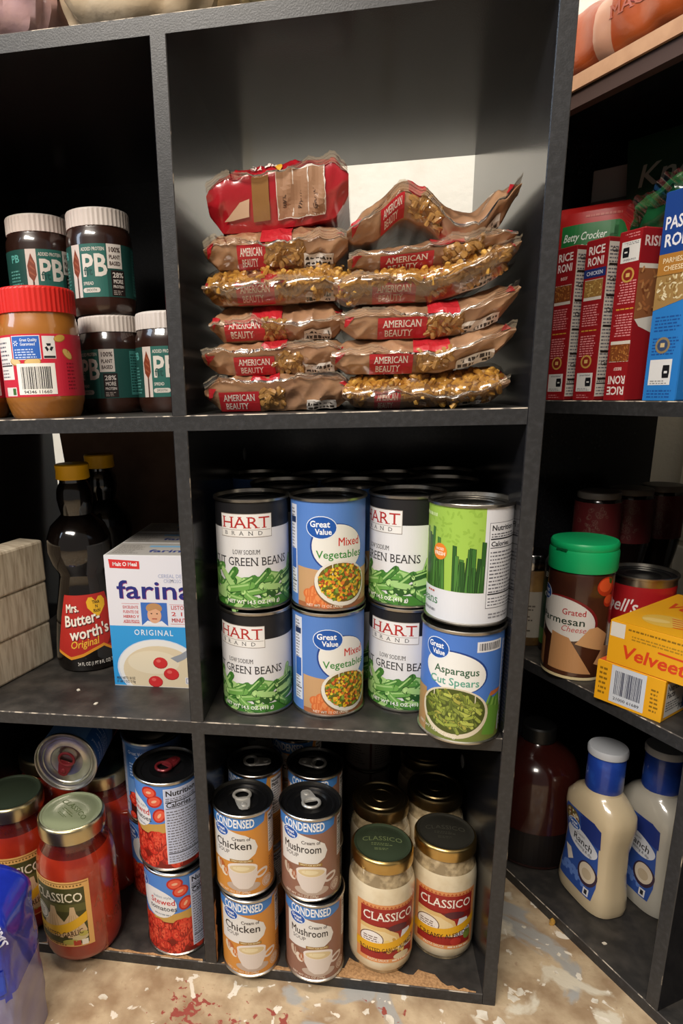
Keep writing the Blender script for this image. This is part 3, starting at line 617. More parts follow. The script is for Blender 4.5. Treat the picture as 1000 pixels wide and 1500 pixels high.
# ================================================================ middle cell: vegetable cans, two high
G1 = 'vegetable cans in the middle cell'
S3 = Z2
def at(x, y, z): return (x, y, z)
can('upper can of low sodium cut green beans, leftmost front stack on middle shelf', (.0590, .0620, S3+.1117), .17, lab_beans, group=G1)
can('lower can of low sodium cut green beans, leftmost front stack on middle shelf', (.0613, .0555, S3), -.14, lab_beans, group=G1)
can('upper blue mixed vegetables can, second front stack on middle shelf', (.1356, .0640, S3+.1117), .06, lab_mixed, group=G1)
can('lower blue mixed vegetables can, second front stack on middle shelf', (.1357, .0590, S3), .24, lab_mixed, group=G1)
can('upper green beans can half hidden behind the lime green labelled can', (.2140, .0795, S3+.1117), -.72, lab_beans, group=G1)
can('lower green beans can half hidden behind the asparagus can', (.2150, .0775, S3), -.22, lab_beans, group=G1)
can('blue asparagus cut spears can overhanging the edge of middle shelf', (.2640, .0215, S3), -.16, lab_asparagus, lidm=TIN, group=G1)
can('lime green and white labelled bean can on top of asparagus can', (.2672, .0330, S3+.1117), -.11, lab_lime, lidm=TIN, group=G1)
BK = ((.0825, .1480, 'second row, behind the leftmost green beans stack'), (.1620, .1440, 'second row, behind the mixed vegetables stack'), (.2560, .1560, 'second row, behind the asparagus stack'), (.1230, .2110, 'third row, left of its middle'), (.2050, .2080, 'third row, right of its middle'), (.0440, .2200, 'far back row by the left panel'), (.2620, .2350, 'far back row by the right panel'))
for i, (x, y, wh) in enumerate(BK):
    for lv in (0, 1): can('%s dark vegetable can in %s' % (('lower', 'upper')[lv], wh), (x, y, S3+lv*.1117), .7+x*30, lab_beans if (i+lv) % 2 else lab_mixed, group='dark back cans in the middle cell')

# ---------------------------------------------------------------- lower right cell: soup cans
G2 = 'condensed soup cans in the lower cell'
def lab_chicken(): return lab_soup('#cd8a3a', 'Chicken', ('#d9c8b0', '#b5622c', '#e0d2bc', '#c9783a'))
def lab_mushroom(): return lab_soup('#8f6654', 'Mushroom', ('#c9b7a4', '#8a5a44', '#dccdbc', '#a86a4a'))
ALU = mat('bright_tab', '#cfcbc3', .3, metal=.55); DARKLID = mat('black_soup_lid', '#2c2c2e', .3, metal=.8)
for nm, lb, x, y, rz, tr, pos in (('cream of chicken', lab_chicken, .0479, .0214, .18, 3.44, 'left'), ('cream of mushroom', lab_mushroom, .1204, .0248, .18, .37, 'right')):
    for lv in (0, 1):
        can('%s %s soup can in the front of lower cell' % (('lower', 'upper')[lv], nm), (x+(.002 if lv == 0 else -.002), y+(-.002 if lv == 0 else .002), Z1+lv*.1017), rz+(.1 if lv == 0 else 0), lb, .0335, .1015, DARKLID, ALU, tr, G2, 'soup_can')
for nm, lb, x, y, rz, tr in (('cream of chicken', lab_chicken, .0483, .0935, .1, -1.45), ('cream of mushroom', lab_mushroom, .1187, .0975, .5, 1.4)):
    for lv in (0, 1):
        can('%s %s soup can directly behind the front soup cans' % (('lower', 'upper')[lv], nm), (x, y, Z1+lv*.1017), rz-.3, lb, .0335, .1015, DARKLID, ALU, tr, G2, 'soup_can')
for x, y, nm, lvls in ((.1835, .272, 'grey labelled', 2), (.09, .172, 'dark', 2), (.045, .24, 'dark', 2)):
    for lv in range(lvls):
        can('%s %s soup can at the dark back of lower cell %s' % (('lower', 'upper')[lv], nm, 'behind the sauce jars' if x > .15 else 'behind the mushroom soup' if x > .06 else 'in the far left corner'), (x, y, Z1+lv*.1017), 0, lab_plain_soup if x > .15 else lab_chicken, .0335, .1015, DARKLID, None, 0, G2, 'soup_can')

# ---------------------------------------------------------------- sauce jars
def ribbed(r, z0, z1, m, n=84, dep=.0006, top=True):
    B = MB(); pr_ = [(r, z0), (r, z1-.0025), (r-.001, z1-.0008), (r-.003, z1)]
    for j, (q, z) in enumerate(pr_):
        for i in range(n): a = 2*PI*i/n; k = q-(dep if i % 2 and j < 2 else 0); B.v.append((k*math.cos(a), k*math.sin(a), z))
    ki = B.mi(m)
    for j in range(3):
        for i in range(n): B.f.append([j*n+i, j*n+(i+1) % n, (j+1)*n+(i+1) % n, (j+1)*n+i]); B.m.append(ki); B.sm.append(False)
    B.f.append([3*n+i for i in range(n)]); B.m.append(ki); B.sm.append(False); B.f.append(list(range(n))[::-1]); B.m.append(ki); B.sm.append(False)
    return B.mesh('lid')
def metal_lid(r, z0, z1, rim, topm, txt=None, tcol='#5a6a3c', emb=False):
    B = MB(); B.lathe([(r-.002, z0), (r, z0+.0012), (r, z1-.003), (r-.0012, z1-.0008), (r-.0028, z1)], rim, 48, caps=(1, 0))
    B.lathe([(r-.0028, z1), (r-.005, z1-.0006), (r-.0055, z1-.0010), (r-.0095, z1-.0010), (r-.0105, z1-.0004), (.0005, z1-.0004)], topm, 48, caps=(0, 1))
    if txt:
        P = Print(); P.text(tcol, txt, 0, 3, 6.4, 2, 'c', 0, w=r*1300, serif=True, arc=-3); P.lines(tcol, -12, -5, 12, 0, 2, 2, 4); P.lines(tcol, -9, -12, 9, -8, 2, 2, 6); P.mesh('x', disc(z1-.0004), mb=B)
    return B.mesh('lid')
def ring_lid(r, z0, z1, m):
    B = MB(); B.lathe([(r-.002, z0), (r, z0+.0012), (r, z1-.003), (r-.0012, z1-.0006), (r-.003, z1), (r-.0045, z1-.0002), (r-.0055, z1-.0018), (r-.009, z1-.0018), (r-.010, z1-.0006), (r*.42, z1-.0004), (r*.40, z1-.001), (r*.30, z1-.001), (r*.28, z1-.0004), (.0005, z1-.0004)], m, 48)
    P = Print(); P.text(BRONZE, 'CLASSICO', 0, 13, 5.4, 2, 'c', 1, w=r*1250, serif=True, arc=-5); P.mesh('x', disc(z1-.0004), mb=B); return B.mesh('lid')
BRONZE = mat('bronze_lacquer', '#8f7c58', .32, metal=1)
SAUCE = mat('tomato_sauce', '#9c2b10', .3, coat=1, noise=(25, '#7c1a0c', .45, .75)); SAUCE_T = mat('tomato_smear', '#5a160c', .25, coat=1, noise=(60, '#3a120c', .4, .7))
CREAM = mat('alfredo_sauce', '#e0d2b4', .35, coat=1, noise=(40, '#c7b28c', .45, .75)); CREAM_T = mat('alfredo_smear', '#8c7a5c', .25, coat=1, noise=(70, '#c9b48e', .45, .62))
def tomato_jar(label, loc, rz, lidtop='#7d8365', txt=True, front=True, group='tomato sauce jars in the lower left cell'):
    t = thing('sauce_jar', label, 'jar', loc, 0, group)
    prof = [(.0395, 0), (.0425, .003), (.0445, .010), (.045, .022), (.045, .104), (.0444, .114), (.0425, .124), (.0385, .133), (.0355, .139, SAUCE_T), (.0345, .145, SAUCE_T), (.0345, .152, SAUCE_T)]
    obj('jar', cached('tj', lambda: jar_mesh(prof, SAUCE)), t)
    tm = mat('lid_sheen_paint_'+lidtop[1:], lidtop, .32, coat=.4)  # top tone set per jar; the lid's reflection is put into this colour
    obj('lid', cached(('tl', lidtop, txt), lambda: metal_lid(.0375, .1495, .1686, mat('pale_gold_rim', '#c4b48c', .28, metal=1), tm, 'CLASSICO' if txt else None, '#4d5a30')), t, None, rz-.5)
    if front:
        obj('paper_label', cached('tlab', lambda: lab_garlic().mesh('paper_label', (lambda q: lambda a, h, o: q(a*1.16, (h-.027)*1.22+.024, o))(cyl(.0451)))), t, None, rz)
        def emb(w, y, wd):
            P = Print(); P.text(mat('raised_glass', '#8f3a22', .2, coat=1), w, 0, y, 13, 1, 'c', 0, w=wd, serif=True); return P.mesh('embossed_lettering', cyl(.0451))
        for w, y, wd in (('ATLAS', 70, 44), ('MASON', 36, 46)): obj('embossed_lettering', cached(('temb', w), lambda: emb(w, y, wd)), t, None, rz+1.42)
    return t
tomato_jar('tomato sauce jar overhanging the bottom shelf, roasted garlic label', (-.1540, .0230, Z1), -.14)
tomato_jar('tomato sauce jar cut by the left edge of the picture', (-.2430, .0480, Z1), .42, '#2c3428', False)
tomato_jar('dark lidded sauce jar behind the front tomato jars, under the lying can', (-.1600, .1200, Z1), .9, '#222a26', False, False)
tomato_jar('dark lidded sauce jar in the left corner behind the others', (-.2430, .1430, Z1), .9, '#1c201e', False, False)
def alf_jar(label, loc, rz, lab, key, lid, front=True):
    t = thing('sauce_jar', label, 'jar', loc, 0, 'white sauce jars in the lower right cell')
    prof = [(.029, 0), (.0315, .0015), (.0325, .006, CREAM_T), (.0352, .010), (.036, .018), (.036, .098), (.0355, .106), (.0338, .114), (.0318, .120, CREAM_T), (.0312, .126, CREAM_T), (.0312, .132, CREAM_T)]
    obj('jar', cached('aj', lambda: jar_mesh(prof, CREAM)), t); obj('lid', cached(('al', lid), lambda: {'green': lambda: metal_lid(.0335, .1300, .1455, GOLD, mat('lid_green', '#3a4432', .25, coat=.6), 'CLASSICO', '#6f7a50'),
        'black': lambda: metal_lid(.0335, .1300, .1455, GOLD, mat('lid_dark_reflection', '#2c2a24', .25, coat=.6), 'CLASSICO', '#3c3a30'), 'bronze': lambda: ring_lid(.0335, .1300, .1455, BRONZE)}[lid]()), t, None, rz-.2 if lid == 'green' else rz)  # dark top on the gold rim: a reflection painted as colour
    if front: obj('paper_label', cached(('alab', key), lambda: lab().mesh('paper_label', (lambda q: lambda a, h, o: q(a*1.27, (h-.021)*1.30+.020, o))(cyl(.0361)))), t, None, rz)
    return t
alf_jar('white roasted garlic alfredo jar with green lid at front of lower cell', (.1957, .0420, Z1), .22, lambda: lab_alfredo('ROASTED GARLIC ALFREDO', 52), 'rg', 'green')
alf_jar('white creamy alfredo jar with reflection-darkened lid beside the right panel', (.2655, .0690, Z1), -.02, lambda: lab_alfredo('CREAMY ALFREDO', 46), 'ca', 'black')
alf_jar('sauce jar with plain bronze lid behind the roasted garlic alfredo jar', (.1964, .1235, Z1), .5, None, '', 'bronze', False)
alf_jar('sauce jar with shiny bronze lid right behind creamy alfredo jar', (.2636, .1520, Z1), -.3, None, '', 'bronze', False)
alf_jar('sauce jar with bronze lid farthest back under the shelf', (.2600, .2310, Z1), .2, None, '', 'bronze', False)

# ---------------------------------------------------------------- lower left cell: tomato cans
RED_TAB = mat('red_tab', '#6e2024', .3, metal=.3); GT = 'tomato cans in the lower left cell'
for lv in (0, 1): can('%s stewed tomatoes can in the stack beside the divider' % ('lower', 'upper')[lv], (-.0400+(.0 if lv == 0 else -.004), .0400+(0 if lv == 0 else .004), Z1+lv*.1117), (.30 if lv == 0 else -.24), lab_tomato, .0380, .1115, DARKLID if lv else None, RED_TAB if lv else None, -.5, GT)
for lv in (0, 1): can('%s tomato can in the dark stack behind the stewed tomatoes' % ('lower', 'upper')[lv], (-.0860, .1180, Z1+lv*.1117), (-.35 if lv else .6), lab_tomato_back if lv else lab_tomato, .0380, .1115, TIN, None, 0, GT)
t = thing('food_can', 'blue can lying on the jar lids, shiny end with red ring pull facing out', 'can', (-.1600, .0630, Z1+.1690+.0385)); t.rotation_euler = Matrix(((1, 0, 0), (0, 1, 0), (0, 0, 1))).to_euler()
ax = Vector((.10, -.99, .0)).normalized()
t.rotation_euler = ax.to_track_quat('Z', 'Y').to_euler(); t.location = Vector((-.1720, .0560, Z1+.1690+.0386))-ax*.1115
can('', None, 1.2, lab_tomato_back, .0380, .1115, TIN, RED_TAB, PI-.35, root=t)

# ---------------------------------------------------------------- upper left cell: spreads
SPREAD = mat('chocolate_spread', '#2a1812', .3, coat=1, noise=(20, '#3a2118', .4, .7)); PB = mat('peanut_butter', '#a86a26', .35, coat=1, noise=(18, '#8f561e', .4, .7))
def pbfit(label, loc, rz):
    t = thing('spread_jar', label, 'jar', loc, 0, 'white lidded chocolate spread jars')
    obj('jar', cached('pf', lambda: jar_mesh([(.0295, 0), (.0325, .003), (.034, .010), (.034, .072), (.0335, .077), (.0315, .081), (.0305, .086)], SPREAD)), t)
    obj('lid', cached('pfl', lambda: ribbed(.0322, .0835, .1005, mat('white_lid', '#cfc5bd', .5))), t)
    obj('paper_label', cached('pflab', lambda: lab_pbfit().mesh('paper_label', cyl(.0341))), t, None, rz)
pbfit('chocolate spread jar with white lid, upper one behind the red lidded jar', (-.1760, .1360, Z3+.1007), .72)
pbfit('chocolate spread jar with white lid hidden behind the red lidded peanut butter', (-.1760, .1360, Z3), .0)
pbfit('upper chocolate spread jar with white lid standing on another jar', (-.1060, .1310, Z3+.1007), .12)
pbfit('lower chocolate spread jar with white lid beside the red lidded jar', (-.1040, .1340, Z3), -.46)
pbfit('chocolate spread jar with white lid partly hidden by the divider', (-.0365, .1240, Z3), .12)
def pb_red(label, loc, rz):
    t = thing('peanut_butter_jar', label, 'jar', loc, 0, 'red lidded peanut butter jars')
    def fn():
        B = MB(); n = 96
        def rad(z, a):
            pts = [(0, .0315), (.003, .0335), (.016, .0372), (.021, .0375), (.078, .0375), (.084, .0372), (.090, .0355), (.096, .0345), (.100, .034)]
            for (z0, r0), (z1, r1) in zip(pts, pts[1:]):
                if z <= z1: break
            r = r0+(r1-r0)*(z-z0)/(z1-z0)
            if z < .017: r -= .0007*(.5+.5*math.sin(30*(a+z*28)))*min(1, z/.004)*min(1, (.017-z)/.003)
            return r
        zs = [0, .002, .004, .006, .008, .010, .012, .014, .016, .0185, .021, .05, .078, .084, .090, .096, .100]
        B.grid(lambda u, v: (rad(zs[round(u*16)], v*2*PI)*math.cos(v*2*PI), rad(zs[round(u*16)], v*2*PI)*math.sin(v*2*PI), zs[round(u*16)]), 17, n, PB, False, True)
        for f in B.f: f.reverse()
        B.f.append(list(range(n))[::-1]); B.m.append(0); B.sm.append(False); return B.mesh('jar')
    obj('jar', cached('pr', fn), t); obj('lid', cached('prl', lambda: ribbed(.0365, .0955, .1180, mat('red_lid', '#d0241c', .42), 100, .0005)), t)
    obj('paper_label', cached('prlab', lambda: lab_peanut().mesh('paper_label', cyl(.0376))), t, None, rz)
pb_red('red lidded peanut butter jar with barcode at the shelf edge', (-.1420, .0480, Z3), .12)
pb_red('red lidded peanut butter jar cut off by the left edge of the picture', (-.2270, .0560, Z3), .75)

# ---------------------------------------------------------------- middle left cell: syrup, cereal boxes, pale blocks
def syrup(label, loc, rz):
    t = thing('syrup_bottle', label, 'bottle', loc, rz, 'dark syrup bottles with yellow caps'); DK = mat('dark_syrup', '#0d0806', .12, coat=1)
    B = MB(); B.lathe([(.036, 0), (.0395, .003), (.0405, .012), (.0390, .035), (.0350, .07), (.0295, .100), (.0272, .115), (.0285, .119), (.0345, .130), (.0380, .145), (.0372, .160), (.0320, .174), (.0215, .184), (.0178, .188), (.0198, .197), (.0212, .207), (.0203, .217), (.0175, .2230), (.0160, .2255)], DK, 56, True, 2.15); obj('bottle', B, t)
    B = MB(); B.lathe([(.0160, .2255), (.0160, .2315)], film('bottle_neck', '#b9a08a', .2, .1), 32); obj('neck', B, t)
    B = MB(); B.lathe([(.0178, .2290), (.0196, .2300), (.0190, .2390), (.0196, .2455), (.0180, .2470)], mat('yellow_cap', '#eeb418', .45), 40); obj('cap', B, t)
    PF = ((0, .036), (.003, .0395), (.012, .0405), (.035, .0390), (.07, .0350), (.1, .0295), (.115, .0272))
    def rf(h):
        for (z0, r0), (z1, r1) in zip(PF, PF[1:]):
            if h <= z1: return r0+(r1-r0)*max(0, h-z0)/(z1-z0)+.0003
        return .0275
    def mp(a, h, o):
        an = a/.0385; cx, sy = math.sin(an), -math.cos(an); k = (abs(cx)**2.15+abs(sy)**2.15)**(-1/2.15); r = rf(h)+o+.0003; return (r*cx*k, r*sy*k, h)
    obj('paper_label', lab_syrup().mesh('paper_label', lambda a, h, o: mp(a*1.2, (h-.010)*1.42+.010, o), 2.5, 3), t)
syrup('syrup bottle with red label and yellow cap in front beside cereal box', (-.1650, .1380, Z2), .42)
syrup('second syrup bottle with yellow cap, standing behind the first one', (-.1760, .2450, Z2), .4)
CARD_W = mat('white_carton', '#d6d3cf', .55); 
def farina(label, y, front):
    w, d, h = .105, .056, .1545; t = thing('cereal_box', label, 'box', (-.1085+w/2, y+d/2, Z2), 0, 'white and blue cereal boxes in a row')
    obj('carton', cached('fa', lambda: rbox(-w/2, -d/2, 0, w/2, d/2, h, CARD_W).mesh('carton')), t)
    def fr():
        P = Print(); P.rect('#dcdbe2', -52, .5, 52, 154, 0); P.rect('#2f96d6', -52, .5, 52, 73, 1)
        P.conc('#cf2f30', [(-47, 150), (-46, 140), (-12, 139), (-12, 148)], 2); P.text('#f0ecec', 'Malt O Meal', -28.5, 142.4, 4.2, 3, 'c', 2, w=28)
        P.text('#a9b0cc', 'CEREAL DE TRIGO', 8, 129.5, 4, 2, 'l', 1, w=44); P.text('#a9b0cc', 'CREMOSO ENRIQUECIDO', 14, 124, 4, 2, 'l', 1, w=50)
        P.text('#9a3f7a', 'farina', -39.4, 105, 20, 2, 'l', 1, w=86); P.text('#232a78', 'farina', -40, 105.7, 20, 3, 'l', 1, w=86)
        P.rect('#3a6ab8', -14, 74, 16, 101, 2); P.conc('#dfe2ea', [(-14, 74), (16, 74), (9, 80), (1, 77), (-7, 80)], 3); P.ell('#d8a584', 1, 86.5, 8, 9.5, 4); P.ell('#b5885c', 1, 94.5, 9.2, 6, 3.6); P.conc('#b5885c', [(-7.5, 96), (9, 97), (8, 91), (3, 94), (-5, 91)], 5)
        for x in (-2.2, 4.2): P.ell('#3a2a22', x, 88.3, 1, .7, 5)
        P.caps('#a4473c', -1.5, 82.2, 3.5, 82.2, .6, 5)
        for x0, x1, ls in ((-36, -16, ('EXCELENTE', 'FUENTE DE', 'HIERRO Y', 'ACIDO FOLICO')), (19, 45, ('LISTO EN', '2 1/2', 'MINUTOS'))):
            P.rect('#cf6a6a', x0, 99, x1, 99.4, 2); P.rect('#cf6a6a', x0, 76.5, x1, 76.9, 2)
            for i, s in enumerate(ls): P.text('#c23a3c', s, (x0+x1)/2, 93.5-i*(22/len(ls)), 3.2 if len(ls) == 4 else 4.4, 2, 'c', 1 if i < 2 else 2, w=(x1-x0)*.9)
        P.text('#dfe8f2', 'ORIGINAL', -1, 62.5, 6.4, 3, 'c', 1, w=46, track=.2)
        P.ell('#c9d4e4', 2, 22, 49, 36, 3, 40); P.ell('#e4e2de', 2, 23, 47, 34, 3.3, 40); P.ell('#d9c8a8', 3, 20, 43, 30, 3.6, 40); P.ell('#e0d3b8', -4, 30, 30, 14, 3.9, 30); P.rect('#d6d3cf', -52, -.5, 52, .6, 4)
        for x, y, r in ((4, 30, 8), (16, 17, 8.5), (-3, 7, 8)): P.ell('#9f1f22', x, y-.6, r+.5, r*.85, 4.4, 16); P.ell('#c92e30', x, y, r, r*.82, 4.6, 16); P.ell('#dd6058', x-2, y+2, r*.35, r*.25, 4.8, 9)
        P.conc('#8f949c', [(16, 36), (28, 41), (50, 56), (51, 51), (32, 35), (24, 31)], 5); P.text('#3a3432', 'PESO NETO 18 OZ', -49, 8, 3, 5, 'l', 1, w=22); P.text('#3a3432', '(1 LB 2 OZ) 510g', -49, 4, 3, 5, 'l', 1, w=22); P.rect('#dcdbe2', 32, 5, 48, 13, 5); P.rect('#55555c', 33, 6, 47, 12, 5.4); P.rect('#dcdbe2', 33.6, 6.6, 46.4, 11.4, 5.6); return side(P, w, d, 'front', 'front_panel')
    obj('front_panel', cached('fafr', fr), t)
    def tp():
        P = Print(); P.rect('#b8b2aa', -50, -26, 50, 26, 0); P.text('#3a4a8a', 'farina', -6, -14, 11, 1, 'l', 2, w=46); P.rect('#7fb4d8', -12, 8, 40, 15, 1); P.lines('#8a847c', -46, -20, -14, 18, 7, 1, 3); return topside(P, h, 'top_panel')
    obj('top_panel', cached('fatp', tp), t)
farina('front white and blue cereal box beside the syrup bottle', .0723, True); farina('middle cereal box of the row, only its top showing', .1290, False); farina('rearmost cereal box of the row, only its top showing', .1857, False)
def pale_wood():
    m = mat('pale_streaked_wood', '#b9a88c', .7); nt = m.node_tree; b = nt.nodes['Principled BSDF']; tc = nt.nodes.new('ShaderNodeTexCoord'); mp = nt.nodes.new('ShaderNodeMapping'); mp.inputs['Scale'].default_value = (30, 220, 26)
    n = nt.nodes.new('ShaderNodeTexNoise'); n.inputs['Scale'].default_value = 1.0; n.inputs['Detail'].default_value = 5; n.inputs['Distortion'].default_value = .6; r = nt.nodes.new('ShaderNodeValToRGB'); r.color_ramp.elements[0].color = lin('#a3917a'); r.color_ramp.elements[1].color = lin('#d0c3ac'); r.color_ramp.elements[0].position = .3; r.color_ramp.elements[1].position = .62
    nt.links.new(tc.outputs['Object'], mp.inputs[0]); nt.links.new(mp.outputs[0], n.inputs['Vector']); nt.links.new(n.outputs[0], r.inputs[0]); nt.links.new(r.outputs[0], b.inputs['Base Color']); return m
PW = pale_wood()
for k, nm in enumerate(('bottom', 'middle', 'topmost')):
    B = rbox(-.036, -.062, 0, 0, .062, .0515, PW, .003); o = tag(obj('wood_block', B, None, (-.2310+.0015*k, .0755, Z2+.0004+k*.0520), -.30+.01*k), '%s of the three pale streaked blocks stacked at the left' % nm, 'block', 'pale streaked blocks stacked at the left')

# ================================================================ upper right cell: bags of macaroni
KRAFT = mat('kraft_film', '#a8805f', .32, coat=.7, noise=(30, '#936c50', .4, .7), bump=(45, .9)); REDF = mat('red_film', '#a31a24', .3, coat=.8, bump=(90, .25)); REDP = pr('#b3242c', .3); TANP = pr('#a98263', .35)
PASTA = mat('macaroni', '#d0a048', .35, coat=.6, noise=(150, '#a67834', .4, .7)); PASTA_D = mat('macaroni_under_film', '#a87c42', .32, coat=.7, noise=(150, '#8f6634', .4, .7))
SEAL = film('seal_film', '#efe6dc', .28, .22)
def elbow_verts(c, ax, up, s):
    """half ring of pasta tube"""
    ax = ax.normalized(); up = (up-ax*up.dot(ax)).normalized(); w = ax.cross(up); R, r, n, m = .0030*s, .0018*s, 5, 6; vs = []; fs = []
    for i in range(n):
        a = PI*.85*(i/(n-1)-.5); p = c+ax*R*math.sin(a)+up*R*(math.cos(a)-.6); rd = ax*math.sin(a)+up*math.cos(a)
        for j in range(m): b = 2*PI*j/m; vs.append(p+rd*r*math.cos(b)+w*r*math.sin(b))
    for i in range(n-1):
        for j in range(m): fs.append((i*m+j, i*m+(j+1) % m, (i+1)*m+(j+1) % m, (i+1)*m+j))
    fs.append(tuple(range(m))[::-1]); fs.append(tuple((n-1)*m+j for j in range(m))); return vs, fs
def bag(label, x0, x1, z0, z1, yf, seed, bend=None, style='kraft', fin=.35, b=.115, brand=(.16, .48), red=(.40, .60), window=(.5, .68), brand_z=None, tilt=0):
    rnd = random.Random(seed); a = (x1-x0)/2; T = (z1-z0)/2*1.12; n = 3.4; endp = rnd.uniform(6.0, 9.0); ph = [rnd.uniform(0, 6.3) for _ in range(6)]
    t = thing('pasta_bag', label, 'bag', ((x0+x1)/2, yf+b, z0), 0, 'stacked bags of macaroni')
    bend = bend or (lambda u: 0)
    shell = {'kraft': KRAFT, 'red': REDF, 'yellow': KRAFT}[style]
    def prof(u):
        x = abs(u); return 1-.10*(x/.82)**2 if x < .82 else .90-.58*(x-.82)/.18
    def rd(x): return 1-2*abs(math.sin(x))**.7
    def wr(u, s): return .0010*(rd(4.1*u+ph[0]+1.3*s)+.9*rd(7.3*u-2*s+ph[1])+.7*rd(4*s+ph[2]+3.7*u)+.6*rd(13*u+3*s+ph[3]))
    def surf(u, ang):
        k = prof(u); cs, sn = math.cos(ang), math.sin(ang); TT = T*k; sg = 1 if sn >= 0 else -1
        if cs < 0:
            p = 1-abs(ang-PI)/(PI/2); p = 1-p; q = min(1, p/.72); zf = fin*TT; z = zf+(sg*TT-zf)*q**.72; y = -b+(.020+.006*sg)*q**1.35
            if p > .72: y += (b-.020-.006*sg)*((p-.72)/.28)**1.3
            dm = 1
            if brand and sg < 0: dm = .12+.88*min(1, max(0, abs((u+1)/2-(brand[0]+brand[1])/2)-(brand[1]-brand[0])/2-.01)/.05)
            w = dm*wr(u, ang)*(1-.5*abs(2*q-1)); pl = dm*.0010*(1-q)*rd(11*u+ph[4])
            return Vector((a*u, y-w*1.1-pl*.6, T+z*(1+w*10)+pl+w*.6*sg+bend(u)))
        y = b*abs(cs)**(2/n); z = TT*math.copysign(abs(sn)**(2/n), sn); w = wr(u, ang)
        return Vector((a*u, y, T+z+bend(u)))
    B = MB(); B.grid(lambda i, j: surf(-1+2*i, 2*PI*j), 91, 96, shell, False, True); 
    for e in (0, 90): B.f.append([e*96+j for j in range(96)][::1 if e else -1]); B.m.append(0); B.sm.append(False)
    fb = obj('film_bag', B, t)
    def front(xm, zm, o):                       # xm: metres from centre, zm: metres from bag mid height
        u = max(-.985, min(.985, xm/a)); TT = T*prof(u); zf = fin*TT; zz = max(-.97*TT, min(.97*TT, zm)); sg = 1 if zz >= zf else -1
        q = ((zz-zf)/(sg*TT-zf))**(1/.72); p_ = max(.004, q*.72); ang = PI-sg*p_*PI/2
        p = surf(u, ang); e = .004; p1, p2 = surf(min(1, u+e), ang), surf(u, ang+e); nn = (p1-p).cross(p2-p); nn = nn.normalized() if nn.length > 0 else Vector((0, -1, 0))
        if nn.y > 0: nn = -nn
        return p+nn*(o+.0013)
    P = Print(); w = a*2000; Tm = T*1000; X = lambda f: (f-.5)*w
    if style != 'red':
        if window: P.rect(mat('film_window', '#8a6234', .3, coat=.8), X(window[0]), -Tm*.85, X(window[1]), Tm*(.1 if style == 'kraft' else .5), 1)
        if red: P.rect(REDP, X(red[0]), Tm*fin*.9, X(red[1]), Tm*.92, 1.5)
        if brand:
            bz = -Tm*.9 if brand_z is None else brand_z*Tm; P.rect(REDP, X(brand[0]), bz, X(brand[1]), bz+Tm*.95, 2); cx = X((brand[0]+brand[1])/2); bw = (X(brand[1])-X(brand[0]))*.78
            P.text('#e6ddd2', 'AMERICAN', cx, bz+Tm*.52, Tm*.30, 3, 'c', 1, w=bw, serif=True); P.text('#e6ddd2', 'BEAUTY', cx-bw*.1, bz+Tm*.12, Tm*.28, 3, 'c', 1, w=bw*.72, serif=True)
        P.rect('#d9d0c6', X(.70), -Tm*.9, X(.90), -Tm*.45, 2); P.lines('#3a322c', X(.71), -Tm*.86, X(.89), -Tm*.5, 2, 3, seed, .6, .1)
        P.poly(REDP, [(X(.03), -Tm*.35), (X(.09), Tm*.2), (X(.03), Tm*.25)], 2); P.poly(REDP, [(X(.97), Tm*.1), (X(.92), Tm*.3), (X(.97), Tm*.5)], 2)
    else:
        P.rect('#d9cfc4', X(.50), -Tm*.75, X(.84), Tm*.55, 2); P.rect('#a07a5e', X(.505), -Tm*.73, X(.835), Tm*.53, 2.5)
        for k in (1, 2): P.rect('#d9cfc4', X(.505+.11*k)-.3, -Tm*.73, X(.505+.11*k)+.3, Tm*.53, 3)
        for k, s in enumerate(('100%', 'PASTA', 'GRAIN')): P.text('#4a3428', s, X(.56+.11*k)+1, -Tm*.3, 3.2, 3, 'c', 1, rot=PI/2)
        P.rect(mat('film_window', '#8a6234', .3, coat=.8), X(.33), -Tm*.7, X(.45), Tm*.45, 2); P.conc('#c9a88c', [(X(.12), -Tm*.6), (X(.30), -Tm*.55), (X(.31), -Tm*.1), (X(.24), -Tm*.15)], 2)
        P.text('#e2d6cc', 'PE', X(.47), Tm*.92, 7, 3, 'c', 1, rot=PI*.98); P.text('#e2d6cc', 'VE', X(.36), Tm*.92, 7, 3, 'c', 1, rot=PI*.98); P.ell('#d8a030', X(.52), Tm*.66, 3, 3, 3)
    obj('printing', P.mesh('printing', front, 3, 3), fb)
    if style != 'red' and window:
        B = MB(); cnt = 260 if style == 'yellow' else 40
        for i in range(cnt):
            f = rnd.uniform(.04, .95) if style == 'yellow' else rnd.uniform(*window); zz = (rnd.uniform(fin-.15, .95) if style == 'yellow' and (rnd.random() < .75 or fin > .3) else rnd.uniform(-.75, .05))*T
            if style == 'yellow' and brand and brand[0]-.03 < f < brand[1]+.03 and zz < T*.1: continue
            c = front((f-.5)*2*a, zz*prof((f-.5)*2), -.0020 if style == 'yellow' else -.0030); vs, fs = elbow_verts(c, Vector((rnd.uniform(-1, 1), -.3, rnd.uniform(-1, 1))), Vector((rnd.uniform(-.4, .4), -1, rnd.uniform(-.4, .4))), rnd.uniform(1.15, 1.5)); B.add(vs, fs, PASTA if style == 'yellow' else PASTA_D, True)
        obj('macaroni', B, t, kind='stuff')
        if style == 'yellow':
            B = MB(); B.grid(lambda i, j: front(a*(-.93+1.86*i), T*(-.75+1.6*j), .0034+.0005*rd(9*i+3*j+ph[3])), 44, 14, CLEAR); obj('clear_window', B, t)
    # crimped end seal pointing at the viewer
    B = MB(); N = 70
